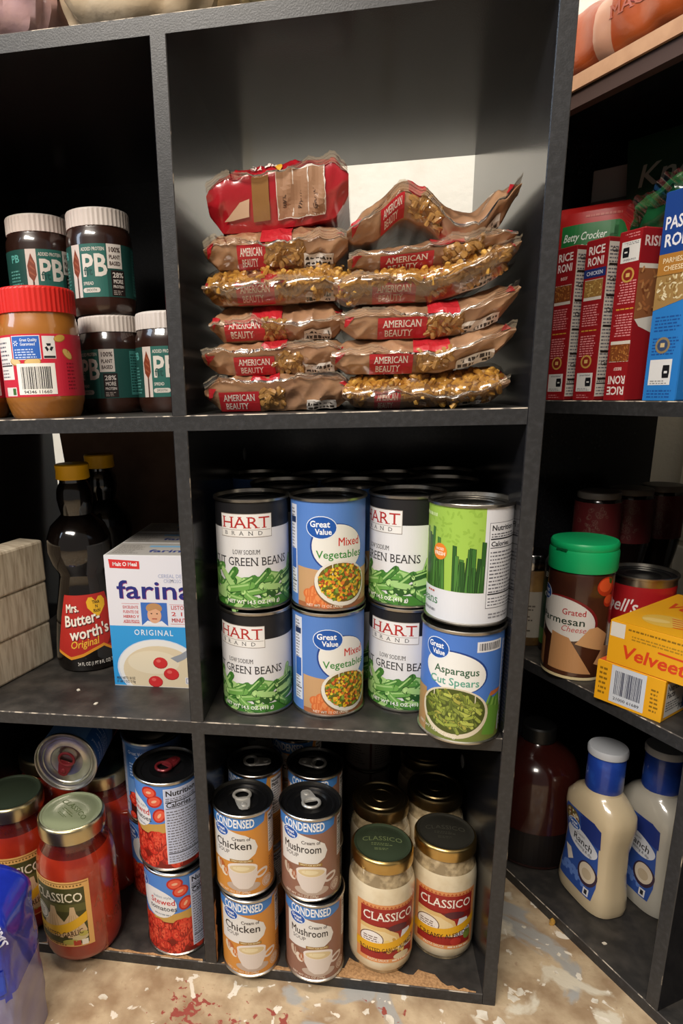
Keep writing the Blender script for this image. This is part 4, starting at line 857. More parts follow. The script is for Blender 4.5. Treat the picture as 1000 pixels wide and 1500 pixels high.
    def sealp(i, j):
        u = -.985+1.97*i; base = front(a*u, fin*T*prof(u), .0); s = j*.010
        return Vector((base.x, base.y+.0012-s*(.62+.2*math.sin(5*u+ph[1])), base.z+s*(.12+.45*math.sin(4*u+ph[0]))+.0006*math.sin(j*20)+.0008*j*math.sin(13*u+ph[5])+(.0006 if round(i*(N-1)) % 2 and j > .95 else 0)))
    B.grid(sealp, N, 12, SEAL); obj('seal_strip', B, t)
    return t
def up(k, p=.35): return lambda u: k*max(0, (u-p)/(1-p))**1.6
bag('bottom bag of the left pasta stack, resting on the shelf', .024, .158, Z3+.0002, .6530, .026, 1, None, fin=.62, brand=(.10, .38), red=(.33, .52), window=(.40, .54))
bag('second bag from the bottom in left pasta stack', .024, .156, .6530, .6815, .024, 2, None, fin=.45, brand=(.22, .50), red=(.42, .58), window=(.51, .68))
bag('third bag from the bottom in left pasta stack, dark with white panel', .030, .152, .6815, .7135, .030, 3, None, fin=-.1, brand=(.12, .42), red=(.32, .54), window=(.42, .55), brand_z=-.8)
bag('yellow macaroni showing bag, fourth from bottom in left pasta stack', .026, .156, .7135, .7430, .026, 4, None, 'yellow', fin=-.05, brand=(.24, .50), red=(.40, .58), window=(.05, .95))
bag('tan bag just below the red bag in left pasta stack', .028, .154, .7430, .7760, .030, 5, None, fin=.15, brand=(.24, .44), red=(.40, .62), window=(.44, .70))
bag('plump red bag crowning the left pasta stack', .032, .154, .7760, .8260, .034, 6, lambda u: .004*u, 'red', fin=.55)
bag('bottom bag of the right pasta stack with yellow macaroni', .150, .290, Z3+.0002, .6500, .016, 11, up(.006), 'yellow', fin=-.25, brand=(.20, .36), red=None, window=(.05, .95), brand_z=-.98)
bag('second bag from the bottom in right pasta stack', .140, .291, .6500, .6790, .012, 12, up(.016, .2), fin=.1, brand=(.22, .46), red=(.46, .66), window=(.48, .66))
bag('third bag from the bottom in right pasta stack, red corner raised', .148, .2925, .6790, .7080, .014, 13, up(.018, .3), fin=.2, brand=(.22, .50), red=(.50, .68), window=(.52, .70))
bag('fourth bag from the bottom in right pasta stack, curling up', .142, .291, .7080, .7350, .016, 14, up(.024, .1), 'yellow', fin=.2, brand=(.22, .46), red=(.46, .64), window=(.1, .9))
bag('bag below the wavy top one in right pasta stack', .154, .289, .7350, .7560, .020, 15, lambda u: .004*u+.012*max(0, u-.5), fin=.35, brand=(.20, .52), red=(.50, .70), window=(.58, .80))
def wavy(u):
    pts = [(-1, -.004), (-.75, .004), (-.30, .022), (-.12, .016), (.30, -.004), (.5, -.006), (.8, .010), (1, .022)]
    for (u0, v0), (u1, v1) in zip(pts, pts[1:]):
        if u <= u1: s = (u-u0)/(u1-u0); s = s*s*(3-2*s); return v0+(v1-v0)*s
    return pts[-1][1]
bag('wavy folded bag on top of the right pasta stack', .153, .2905, .7540, .7840, .026, 16, wavy, fin=.1, brand=(.20, .34), red=(.36, .46), window=(.38, .56))

# ================================================================ right bookcase contents
def RT(name, label, cat, s, q, z, rot=0, group=None): return thing(name, label, cat, RG(s, q, z), RANG+rot, group)
RICE = mat('red_carton', '#8f1c20', .42); 
def rice_panel(kind, h):
    P = Print(); P.rect('#93191f', -12.6, .5, 12.6, h-.5, 0)
    P.text('#e8dcd8', 'RICE', 0, h-13, 7.2, 2, 'c', 2, w=19); P.text('#e8dcd8', 'RONI', 0, h-23, 7.2, 2, 'c', 2, w=19)
    if kind == 'CHICKEN': P.rect('#22326e', -12.6, h-34, 12.6, h-26, 1); P.text('#d8dcec', 'CHICKEN', 0, h-31.8, 3.4, 2, 'c', 1, w=19)
    else: P.text('#e8c8c0', 'BEEF', 0, h-31, 2.8, 2, 'c', 1, w=9)
    P.rect('#d8cfc4', -10.5, h-55, 10.5, h-36, 1); c = ('#b08a4a', '#c9a866', '#97703a') if kind == 'CHICKEN' else ('#9a5a2c', '#b5763c', '#7f4522')
    P.rect(c[2], -10.5, h-52, 10.5, h-36.5, 2); rnd = random.Random(len(kind))
    for i in range(60): x, y, b = rnd.uniform(-9.5, 9.5), rnd.uniform(h-51, h-37.5), rnd.uniform(0, 3); P.caps(rnd.choice(c), x, y, x+1.6*math.cos(b), y+1.6*math.sin(b), .5, 3+i*.02)
    P.lines('#d88a8c', -9.5, h-79, 9.5, h-58, 9, 1, 3, .5, .15); P.lines('#d09a3a', -9.5, h-84, 9, h-82, 1, 1, 5, .6, 0); P.lines('#d88a8c', -9.5, h-108, 9.5, h-87, 9, 1, 6, .5, .2)
    P.ell('#c79a4c', 0, 38, 6.6, 6.6, 2, 16); P.ell('#8a2a20', 0, 38, 4.8, 4.8, 3, 16); P.rect('#d9b068', -2, 36.4, 2, 39.8, 4)
    P.rect('#dcdad6', -9.5, 9, 9.5, 27, 1); P.text('#77777c', 'smartlabel', 0, 24, 2, 2, 'c', 1, w=13); P.conc('#1a1a1e', [(1.5, 14), (7.5, 14), (8, 18), (7.5, 22.5), (1.5, 22.5), (1, 18)], 2); P.rect('#dcdad6', 3, 17.5, 6, 18.8, 3); P.lines('#88888c', -8, 10, 8, 12.8, 2, 2, 4)
    P.lines('#c87a7c', -8, 2.5, 8, 7, 2, 1, 8); return P
def carton(name, label, cat, s, q, z, w, d, h, m, rot=0, panels=(), group=None):
    t = RT(name, label, cat, s, q+d/2, z, rot, group); obj('carton', rbox(-w/2, -d/2, 0, w/2, d/2, h, m), t)
    for P, face, nm, fl in panels: obj(nm, side(P, w, d, face, nm, None, fl), t)
    return t
def rice_side(h):
    P = Print(); nutrition(P, -58, 4, 58, h-4, 3, False, bg='#d4cec4', L=0); 
    for y in (20, 46, 70, 98, 126): P.rect('#2a2420', -56, y, 56, y+2, 2)
    for y in (34, 84, 112, 138): P.text('#2a2420', 'Calories', -54, y, 4, 2, 'l', 2)
    return P
def roni_front(h):
    P = Print(); P.rect('#8f181e', -59, 1, 59, h-1, 0); P.text('#dcc4c0', 'RISI', -46, h-15, 8, 2, 'c', 2, w=20); P.rect('#d9cfc0', -59, h-34, 40, h-30, 1); P.rect('#8f5a36', -59, h-78, 30, h-34, 1)
    rnd = random.Random(2)
    for i in range(80): x, y, b = rnd.uniform(-58, 26), rnd.uniform(h-76, h-36), rnd.uniform(0, 3); P.caps(rnd.choice(('#a86a3e', '#7a4526', '#b98452')), x, y, x+4*math.cos(b), y+4*math.sin(b), 1.1, 2+i*.02)
    P.conc('#d8d2c8', [(-58, h-78), (-30, h-74), (-34, h-90), (-52, h-84)], 2); return P
hb_ = .1515
carton('rice_mix_box', 'red beef rice mix carton next to the bookcase post', 'box', -.1075, .001, Z3, .0255, .118, hb_, RICE, 0, ((rice_panel('BEEF', 151), 'front', 'front_panel', None), (rice_side(151), 'right', 'side_panel', None)), 'red rice mix cartons')
carton('rice_mix_box', 'red chicken rice mix carton with a blue band, middle of three', 'box', -.0700, .001, Z3, .0255, .118, hb_, RICE, 0, ((rice_panel('CHICKEN', 151), 'front', 'front_panel', None), (rice_side(151), 'right', 'side_panel', None)), 'red rice mix cartons')
carton('rice_mix_box', 'red rice mix carton standing upside down beside the blue box', 'box', -.0325, .001, Z3, .0265, .112, hb_, RICE, 0, ((rice_panel('BEEF', 151), 'front', 'front_panel', 151), (roni_front(151), 'right', 'side_panel', None)), 'red rice mix cartons')
def blue_panel(h):
    P = Print(); P.rect('#2a78c4', -15.6, .5, 15.6, h-.5, 0); P.rect('#1c3f86', -15.6, h-52, 15.6, h-.5, 1); P.text('#dcdce4', 'PASTA', 1, h-30, 9.5, 2, 'c', 2, w=29); P.text('#dcdce4', 'RONI', 1, h-44, 9.5, 2, 'c', 2, w=27)
    P.rect('#a87434', -15.6, h-68, 15.6, h-50, 2); P.text('#e2d0ac', 'PARMESAN', 1, h-57.5, 4, 3, 'c', 1, w=25); P.text('#e2d0ac', 'CHEESE', -1, h-64, 4, 3, 'c', 1, w=18); P.conc('#9a7a4a', [(-15.6, h-96), (15.6, h-88), (15.6, h-67), (-15.6, h-67)], 2)
    rnd = random.Random(3)
    for i in range(60): x, y, b = rnd.uniform(-14, 13), rnd.uniform(h-88, h-70), rnd.uniform(0, 3); P.caps(rnd.choice(('#cbb88e', '#b39a66', '#8a6a3c', '#dccfae')), x, y, x+2.4*math.cos(b), y+2.4*math.sin(b), .7, 3+i*.02)
    P.lines('#1f4f96', -12, h-114, 13, h-100, 5, 1, 5, .45, .3); P.lines('#1f4f96', -12, h-134, 13, h-118, 6, 1, 6, .45, .2)
    P.ell('#8a7a5c', -2, 48, 7, 7, 2, 18); P.ell('#3a4a6a', -2, 48, 5, 5, 3, 16); P.rect('#c9b488', -4, 46.4, 0, 50, 4); P.rect('#d9dadc', -12, 14, 9, 36, 1); P.conc('#1a1a1e', [(1, 20), (7, 20), (7.5, 25), (7, 31), (1, 31), (.5, 25)], 2); P.rect('#d9dadc', 2.5, 24, 5.5, 26, 3); P.lines('#88888c', -10, 15, 7, 19, 2, 2, 4); P.lines('#1f4f96', -12, 3, 12, 11, 3, 1, 8); return P
def blue_side(h):
    P = Print(); nutrition(P, -50, 8, 20, h-60, 3, False, bg='#d4d2d0', L=1); return P
carton('pasta_mix_box', 'blue pasta mix carton with parmesan cheese picture at the right edge', 'box', .0130, .001, Z3, .0315, .118, .174, mat('blue_carton', '#2a78c4', .42), 0, ((blue_panel(174), 'front', 'front_panel', None), (blue_side(174), 'right', 'side_panel', None)))
def pouch(name, label, s, q, z, w, h, d, m, rot, prints=None, lean=0, cat='pouch', seed=1, mf=None):
    """stand-up pouch: flat sealed top, bulging belly"""
    t = RT(name, label, cat, s, q, z, rot); t.rotation_euler[0] = lean; rnd = random.Random(seed); ph = [rnd.uniform(0, 6) for _ in range(4)]
    def th(u, v): return d/2*max(.03, (math.sin(PI*min(1, .18+.82*(1-v)))**.6 if v < .98 else .03))*max(.06, 1-abs(u)**3)
    def fr(x, zz, o):
        u = max(-1, min(1, x/(w/2))); v = max(0, min(1, zz/h)); return (x, -th(u, v)-o-.0008*math.sin(14*v+5*u+ph[0])*(1-v)-.0002, zz)
    B = MB(); B.grid(lambda i, j: fr((-1+2*i)*w/2, j*h, 0), 25, 29, m, False, False, mf); B.grid(lambda i, j: (lambda p: (p[0], -p[1], p[2]))(fr((1-2*i)*w/2, j*h, 0)), 25, 29, m, False, False, mf)
    obj('film_pouch', B, t)
    if prints: obj('printing', prints.mesh('printing', lambda x, y, o: fr(x, y, o+.0003), 4, 4), t)
    return t
P = Print(); P.rect('#1f6b34', -34, 60, 24, 190, 1); P.ell('#1f6b34', 24, 144, 12, 46, 1); P.text('#d8e0d4', 'Betty Crocker', -32, 173, 8, 3, 'l', 1, w=44, shear=.2); P.text('#e2dcc8', 'COOKIES', -16, 157, 11, 3, 'l', 2, w=44); P.lines('#b5574a', -10, 196, 26, 200, 1, 3, 2, .6, 0)
for i in range(7): P.poly('#185428', [(-34+i*4, 154), (-30+i*4, 154), (-32+i*4, 166)], 2)
pouch('cookie_mix_pouch', 'red and green cookie mix pouch behind the red cartons', -.1620, .0960, Z3, .082, .210, .030, mat('red_pouch', '#a8201e', .4), .62, P, 0, 'pouch', 2)
t = RT('plain_box', 'plain greyish box in the dark corner behind the cookie mix', 'box', -.1680, .205, Z3, 0); t.location = RG(-.176, .140, Z3); t.rotation_euler[2] = RANG+.5; obj('carton', rbox(-.024, -.020, 0, .024, .020, .252, mat('grey_board', '#a39a94', .7)), t); B = MB(); B.box(-.024, -.0204, .216, .024, -.0201, .219, mat('grey_board_crease', '#5f5752', .7)); obj('crease', B, t)
P = Print(); P.text('#a8aa9c', 'Knorr', 2, 222, 20, 3, 'c', 1, w=88, shear=.25)
def knorr_m(i, j): return DKG if j > .55 else NOOD
DKG = mat('dark_green_pouch', '#22402c', .35, coat=.4); NOOD = mat('noodle_picture', '#8a6238', .4, coat=.3, noise=(60, '#5a3c22', .4, .65))
pouch('noodle_pouch', 'tall dark green noodle pouch at the back of the top cell', -.0980, .1620, Z3, .110, .270, .024, DKG, .25, P, .16, 'pouch', 3, knorr_m)

# middle right cell
t = RT('cheese_canister', 'grated parmesan canister with a green flip lid', 'canister', -.0719, .0268, Z2)
B = MB(); B.lathe([(.0305, 0), (.0325, .002), (.033, .006), (.033, .118), (.0325, .122), (.0305, .125)], mat('parmesan_sleeve', '#3a1d14', .3, coat=.8, noise=(14, '#55301f', .4, .7)), 48); obj('canister', B, t)
B = MB(); B.lathe([(.0345, .1235), (.0350, .126), (.0350, .1440), (.0342, .1470), (.0335, .1470), (.0342, .1485), (.0342, .1530), (.0330, .1550)], mat('green_lid', '#12ab66', .4), 56); B.box(-.004, -.0357, .1465, .009, -.0335, .1488, mat('green_lid_gap', '#0a5a34', .5)); obj('lid', B, t)
P = Print(); P.rect('#e0cfa2', -103, .8, 103, 4, 0)
P.ell('#dcd8d2', -14, 68, 32, 23, 2, 40, -.28); P.ell('#7a1a1c', -12, 69.5, 32.5, 23.5, 1, 40, -.28); gv_logo(P, -40, 92, 9.5, 8, 4)
P.text('#b3282c', 'Grated', 8, 73.5, 6.4, 4, 'r', 1, w=23); P.text('#26382a', 'Parmesan', 8, 62.5, 8, 4, 'r', 1, w=50); P.text('#c0484a', 'Cheese', 9, 55, 6.2, 4, 'r', 0, w=24, shear=.25)
P.conc('#c08d5e', [(-26, 10), (18, 8), (-6, 48), (-24, 52)], 3); P.conc('#cf9e6c', [(0, 42), (30, 34), (34, 52), (20, 62), (12, 60)], 3.4); P.conc('#b07a4c', [(-50, 14), (-34, 8), (-34, 40), (-46, 48)], 3); P.conc('#c9986a', [(20, 20), (44, 10), (48, 34), (30, 40)], 3.1)
for x, y, r in ((26, 106, 10.5), (31, 90, 7)): P.ell('#b8341a', x, y, r, r, 4, 20); P.ell('#e0562c', x-1, y+1.5, r*.75, r*.7, 4.4, 18)
P.conc('#2c5a24', [(28, 116), (34, 113), (32, 108), (29, 110)], 5); obj('paper_label', P.mesh('paper_label', (lambda q: lambda a, h, o: q(a*1.08, h*1.03, o))(cyl(.0331))), t, None, .74)
t = RT('soup_can', 'red and white soup can behind the yellow cheese box', 'can', -.0640, .1120, Z2); 
def lab_red():
    P = Print(); P.rect('#d4cbc0', -114, 3, 114, 98, 0); P.rect('#a3191f', -114, 50, 114, 98.5, 1); P.text('#e8e0dc', "Campbell's", 2, 68, 15, 3, 'c', 1, w=76, shear=.25); P.ell('#c79a4c', 0, 50, 11, 11, 3); P.ell('#8a6a34', 0, 50, 8, 8, 4); P.text('#a3191f', 'la', -4, 34, 8.5, 3, 'c', 1, serif=True); P.text('#a3191f', 'se', -4, 22, 8.5, 3, 'c', 1, serif=True); return P
can('', None, -.55, lab_red, .0365, .1095, DARKLID, None, 0, root=t)
t = RT('canister', 'tall red and tan canister with a blue dot at the right edge', 'canister', .0050, .1500, Z2)
def lab_can2():
    P = Print(); P.rect('#8a6f4c', -112, 3, 112, 205, 0); P.rect('#7c1418', -112, 130, 112, 205, 1); P.conc('#8a6f4c', [(-60, 130), (-20, 130), (-40, 150)], 1.5); P.ell('#2a78b4', -26, 128, 16, 16, 3); P.rect('#3a1a20', -112, 3, 112, 60, 1); return P
can('', None, -.2, lab_can2, .0365, .2080, DARKLID, None, 0, root=t)
BT = mat('dark_bottle', '#120c0a', .18, coat=.8)
def lab_bot():
    P = Print(); P.rect('#571c1e', -70, 122, 70, 178, 0); rnd = random.Random(4); P.lines('#7a5a50', -32, 130, -28, 172, 12, 2, 3)
    for i in range(40): x, y, r = rnd.gauss(0, 9), rnd.uniform(128, 172), rnd.uniform(1.4, 4); P.ell('#6a4a42', x, y, r, r*.7, 2+i*.01, 10, i); P.ell('#571c1e', x, y, r-.45, r*.7-.45, 2.005+i*.01, 10, i)
    return P
for i, (s, q) in enumerate(((-.1450, .1250), (-.1450, .1800), (-.1450, .2350))):
    t = RT('sauce_bottle', 'dark bottle with maroon label, %s of three in a row at the back' % ('nearest', 'middle', 'farthest')[i], 'bottle', s, q, Z2, .3, 'dark maroon labelled bottles')
    obj('bottle', cached('db', lambda: jar_mesh([(.020, 0), (.0215, .003), (.0215, .020), (.018, .030), (.0165, .050), (.0185, .075), (.0235, .100), (.0262, .118), (.0265, .124), (.0265, .176), (.0255, .181), (.0235, .183)], BT, 44)), t)
    obj('paper_label', cached('dbl', lambda: lab_bot().mesh('paper_label', cyl(.0267))), t, None, .3)
    obj('cap', cached('dbc', lambda: jar_mesh([(.0242, .1815), (.0246, .1825), (.0246, .1880), (.0235, .1895)], mat('grey_base', '#6a625c', .5), 40)), t)
t = RT('spice_jar', 'small glass jar of tan seasoning half hidden by the post', 'jar', -.1640, .0450, Z2)
B = MB(); B.lathe([(.024, 0), (.026, .003), (.026, .085), (.024, .095), (.0225, .100)], mat('tan_seasoning', '#8a6a3c', .4, coat=.8, noise=(60, '#6a4c28', .4, .7)), 40); obj('jar', B, t); B = MB(); B.lathe([(.0235, .098), (.0245, .100), (.0245, .116), (.023, .118)], film('jar_top', '#b8b0a4', .3, .15), 40); obj('lid', B, t)
P = Print(); P.rect('#a8a094', -40, 12, 40, 72, 0); P.lines('#5a544c', -30, 20, 30, 66, 10, 1, 4); obj('paper_label', P.mesh('paper_label', cyl(.0262)), t)
t = RT('spice_bottle', 'narrow black and green bottle between post and canister', 'bottle', -.1240, .0520, Z2)
B = MB(); B.lathe([(.016, 0), (.018, .002), (.018, .112), (.016, .118), (.0155, .135), (.014, .137)], mat('black_bottle', '#15181a', .3, coat=.5), 36); obj('bottle', B, t)
P = Print(); P.rect('#22402e', -40, 30, 40, 92, 0); P.rect('#4a7a34', -40, 10, 40, 30, 1); P.text('#b8bcb4', 'Be', -4, 96, 6, 2, 'c', 2); P.text('#b8bcb4', 'C', -4, 72, 7, 2, 'c', 2); obj('paper_label', P.mesh('paper_label', cyl(.0182)), t, None, .2)
YEL = mat('yellow_carton', '#e0a018', .4); 
def velv_print(w, h, txt):
    P = Print(); P.rect('#e2a31c', -w/2, .4, w/2, h-.4, 0)
    if txt:
        P.text('#d2401c', 'Velveeta', 3, 9, 13, 2, 'c', 2, w=w*.76, rot=.0, shear=.15); P.caps('#d2401c', 4, 25, 26, 24, 1, 2); P.rect('#d8d4cc', -w/2+1, h-17, -w/2+15, h-2, 1); P.lines('#8a6414', -w/2+18, h-7, w/2-6, h-4, 1, 1, 3, .6, 0); P.lines('#a87c1c', -w/2+22, h-16, w/2-4, h-10, 2, 1, 5, .5, .2)
    else:
        P.rect('#c6ccd6', -w/2+15, 3, -w/2+49, h-1, 1); P.bars('#2a2e48', -w/2+19, 12, -w/2+45, h-6, 5, 2); P.text('#33343c', '21000 61689', -w/2+32, 6, 3, 2, 'c', 1, w=26); P.lines('#8a6414', -w/2+3, 8, -w/2+12, h-4, 6, 1, 6); P.lines('#8a6414', w/2-12, 8, w/2-4, h-10, 6, 1, 9)
    return P
def velv_side(h):
    P = Print(); P.rect('#d2d0cc', -62, 4, -8, h-4, 1); P.text('#1c1c20', 'Nutrition', -60, h-13, 6, 2, 'l', 2, w=26); P.text('#1c1c20', 'Facts', -60, h-20, 6, 2, 'l', 2, w=15); P.lines('#55555a', -60, 10, -32, h-23, 4, 2, 3); P.text('#1c1c20', '70', -36, 6, 6, 2, 'l', 2); P.rect('#2a4a8a', -28, 6, -10, h-8, 2); return P
vt = carton('cheese_box', 'lower yellow cheese carton with barcode on the shelf edge', 'box', .0285, .000, Z2, .066, .132, .0440, YEL, .20, ((velv_print(66, 44, False), 'front', 'front_panel', None), (velv_side(44), 'right', 'side_panel', None)), 'yellow cheese cartons'); vt.location = RG(.0090, .0640, Z2)
vt2 = carton('cheese_box', 'upper yellow cheese carton with red lettering, lying on the other', 'box', .0370, .000, Z2+.0442, .088, .132, .0455, YEL, .20, ((velv_print(88, 45.5, True), 'front', 'front_panel', None),), 'yellow cheese cartons'); vt2.location = RG(.0270, .0690, Z2+.0442)
P = Print(); P.rect('#e2a31c', -43.5, -65.5, 43.5, 65.5, 0); P.ell('#d9b04a', -10, -32, 20, 18, 1, 24); P.ell('#e0c070', -16, -36, 12, 6, 2, 18, .3); P.text('#d2401c', 'Velveeta', 4, 10, 20, 2, 'c', 2, w=72, shear=.15)
for i in range(5): P.caps('#cf3a1c', -8+i*3, -20-i*6, 40, -14-i*6, .9, 2)
obj('top_panel', topside(P, .0455, 'top_panel'), vt2)
P = Print(); P.rect('#d2552c', -32, -65, 32, 65, 0); obj('top_panel', topside(P, .0440, 'top_panel'), vt)
# bottom right cell
def ranch(label, s, q, rot, tint):
    t = RT('dressing_bottle', label, 'bottle', s, q, Z1, rot, 'ranch dressing bottles'); m = mat('ranch_'+tint, '#%s' % tint, .28, coat=.7)
    zs = [(0, .036, .021), (.003, .040, .0245), (.012, .042, .026), (.03, .0405, .025), (.055, .037, .0235), (.085, .0365, .023), (.105, .0395, .0245), (.122, .0415, .026), (.134, .040, .0255), (.144, .034, .024), (.150, .026, .0215), (.154, .0200, .0195), (.160, .0185, .0185)]
    B = MB(); n = 48
    for z, a, b in zs:
        e = 3.2 if z < .14 else 2.3
        for i in range(n): w = 2*PI*i/n; c, s_ = math.cos(w), math.sin(w); k = (abs(c)**e+abs(s_)**e)**(-1/e); B.v.append((a*c*k, b*s_*k, z))
    ki = B.mi(m)
    for j in range(len(zs)-1):
        for i in range(n): B.f.append([j*n+i, j*n+(i+1) % n, (j+1)*n+(i+1) % n, (j+1)*n+i]); B.m.append(ki); B.sm.append(True)
    B.f.append(list(range(n))[::-1]); B.m.append(ki); B.sm.append(False); B.f.append([(len(zs)-1)*n+i for i in range(n)]); B.m.append(ki); B.sm.append(False); obj('bottle', B, t)
    B = MB(); B.lathe([(.0195, .156), (.0205, .158), (.0200, .200), (.0185, .203)], mat('blue_shrink_sleeve', '#1f3f9a', .35, coat=.5, noise=(60, '#2a54b4', .45, .7)), 40); P = Print(); P.rect('#8a9ccc', -16, 170, -14, 184, 1); P.rect('#8a9ccc', -12, 170, -10, 184, 1); P.mesh('x', cyl(.0203), mb=B); obj('neck_sleeve', B, t)
    B = MB(); B.lathe([(.0195, .2010), (.0215, .2020), (.0218, .2080), (.0205, .2105)], mat('grey_cap_top', '#b9bcc2', .45), 40); obj('cap', B, t)
    P = Print(); P.conc('#2f4f9a', [(-29, 22), (26, 20), (29, 40), (26, 86), (29, 118), (20, 124), (-26, 124), (-30, 116), (-26, 86), (-30, 45)], 1); P.conc('#22347c', [(0, 100), (28, 92), (29, 118), (20, 124), (-2, 124)], 1.5)
    P.ell('#6a5a34', -16, 110, 13, 12, 2, 20); medley(P, -16, 110, 11, 10, 40, 3, ('#5a6a2c', '#c9b88a', '#8a4a2c', '#d8d0b8'), (1, 2), 3); P.ell('#cfd2da', 1, 86, 25, 14, 4, 30, -.25); gv_logo(P, -12, 102, 10, 6.5, 6); P.text('#55585e', 'Classic', 0, 92, 3.4, 6, 'c'); P.text('#26282e', 'Ranch', 3, 81.5, 9, 6, 'c', 1, w=31, rot=-.1); P.text('#55585e', 'dressing & dip', 5, 76, 3.6, 6, 'c', 1, w=28, rot=-.15)
    P.ell('#3a2a3c', 15, 50, 14, 16, 3, 26); P.ell('#cfc2ae', 15, 51.5, 11.5, 13, 4, 26); P.ell('#b9a88e', 15, 50, 7, 7, 5, 16); P.conc('#d8cfc4', [(-24, 66), (-14, 66), (-8, 54), (-16, 48)], 3); P.rect('#d8d8dc', 14, 22, 22, 32, 4); P.rect('#2a2a30', 16, 24, 20, 30, 5)
    for i in range(14): P.ell('#5f7fc4', -24+i*3.2, 34+(i*7 % 11), 5, 3, 2, 10, i)
    def prof(z):
        for (z0, a0, b0), (z1, a1, b1) in zip(zs, zs[1:]):
            if z <= z1: k = (z-z0)/(z1-z0); return a0+(a1-a0)*k, b0+(b1-b0)*k
        return zs[-1][1:]
    def mp(x, z, o): a, b = prof(z); u = min(.97, abs(x)/a); return (x, -b*(1-u**3.2)**(1/3.2)-o-.0003, z)
    obj('paper_label', P.mesh('paper_label', mp, 2.5, 4), t); return t
ranch('ranch dressing bottle with blue neck sleeve in front on bottom shelf', -.0420, .0640, -.14, 'cbb998'); ranch('second ranch dressing bottle standing behind, close to the divider', -.0160, .1250, -.14, 'b3aea2')
t = RT('brown_jug', 'big round dark brown jug in the corner of the bottom shelf', 'jug', -.1440, .0620, Z1); J = mat('brown_plastic', '#35130f', .18, coat=.6)
B = MB(); B.lathe([(.050, 0), (.054, .004), (.055, .012), (.055, .120), (.053, .132), (.046, .145), (.034, .155), (.022, .162), (.018, .168)], J, 48); obj('jug', B, t); B = MB(); B.lathe([(.019, .166), (.021, .168), (.021, .186), (.019, .188)], mat('black_cap', '#121212', .4), 36); obj('cap', B, t)
P = Print(); P.rect('#120c0c', -172.5, 8, 172.5, 56, 0); obj('paper_label', P.mesh('paper_label', cyl(.0551), 6), t)

# ================================================================ on top of the bookcases, in front and on the floor
def crumple(name, label, loc, rz, sx, sy, sz, m, seed, cat='bag', band=None, printed=None):
    t = thing(name, label, cat, loc, rz); rnd = random.Random(seed); ph = [rnd.uniform(0, 6.3) for _ in range(10)]
    def fn(i, j):
        th, p = 2*PI*j, -PI/2+PI*(.02+.96*i); c = math.copysign(abs(math.cos(p))**.6, math.cos(p)); s = math.copysign(abs(math.sin(p))**.7, math.sin(p)); cx, cy = math.copysign(abs(math.cos(th))**.6, math.cos(th)), math.copysign(abs(math.sin(th))**.6, math.sin(th))
        w = 1+.05*math.sin(5*th+ph[0]+3*p)+.035*math.sin(11*th+ph[1])+.03*math.sin(9*p+ph[2]+4*th)+.02*math.sin(19*th-6*p+ph[3]); return (sx/2*c*cx*w, sy/2*c*cy*w, sz/2+sz/2*s*(w if s > 0 else 1))
    B = MB(); B.grid(fn, 30, 56, m, False, True, band)
    B.f.append(list(range(56))[::-1]); B.m.append(0); B.sm.append(False); B.f.append([29*56+j for j in range(56)]); B.m.append(0); B.sm.append(False); obj('film_bag', B, t)
    B = MB(); B.grid(lambda i, j: (sx/2*(-.8+1.6*i), -sy/2*.97-.014*j, sz*.45+.012*j+.003*math.sin(14*i+ph[4])+.0012*math.sin(40*i)), 40, 4, CLEAR); obj('seal_strip', B, t); return t
gp = crumple('noodle_pouch', 'bright green pouch lying on the red cartons beside the blue one', RG(-.0330, .0700, Z3+.1600), RANG, .080, .060, .040, mat('green_pouch', '#1f6238', .25, coat=.8, noise=(20, '#123a24', .45, .65), bump=(60, .3)), 11, 'pouch'); gp.rotation_euler[1] = -.42
ZT = 4*T_+3*H_
crumple('bread_bag', 'pinkish tan wrapped bag on top of the bookcase, far left', (-.170, .075, ZT), .1, .150, .13, .11, mat('pink_tan_film', '#c49a86', .3, coat=.6, noise=(16, '#a98a92', .4, .65), bump=(60, .5)), 1)
crumple('bread_bag', 'pale beige wrapped bag on top of the bookcase above the divider', (-.018, .080, ZT), -.1, .145, .13, .11, mat('pale_film', '#c9b79c', .3, coat=.6, noise=(18, '#b09a7c', .4, .65), bump=(60, .5)), 2)
crumple('bread_bag', 'cream crinkled bag on top of the bookcase over the pasta cell', (.130, .080, ZT), .05, .140, .13, .10, mat('cream_film', '#d6c08e', .25, coat=.8, noise=(22, '#ece0c4', .45, .6), bump=(70, .7)), 3)
ORF = mat('orange_pasta_film', '#8f3a1a', .35, coat=.4, noise=(16, '#a9501f', .4, .7), bump=(60, .3)); CLB = mat('pale_seal_film', '#b0826a', .3, coat=.6)
t = RT('orange_pasta_bag', 'orange bag with a pale band lying on top of right bookcase', 'bag', -.0800, .060, ZT, .0)
B = MB(); rnd = random.Random(5)
def ofn(i, j):
    u = -1+2*i; an = 2*PI*j; c, s = math.cos(an), math.sin(an); k = max(.12, (1-abs(u)**5)**.6); w = 1+.03*math.sin(9*u+3*an)+.02*math.sin(21*u-4*an)
    return (.105*u, .052*math.copysign(abs(c)**.7, c)*w, .036+.036*k*math.copysign(abs(s)**.7, s)*(w if s > 0 else 1))
B.grid(ofn, 50, 36, ORF, False, True, lambda i, j: CLB if .36 < i < .46 else ORF); obj('film_bag', B, t)
P = Print(); P.text('#a35a48', 'MACARONI', 34, 36, 10, 2, 'c', 1, w=84, serif=True); P.ell('#7c2218', 34, 46, 24, 11, 1, 30)
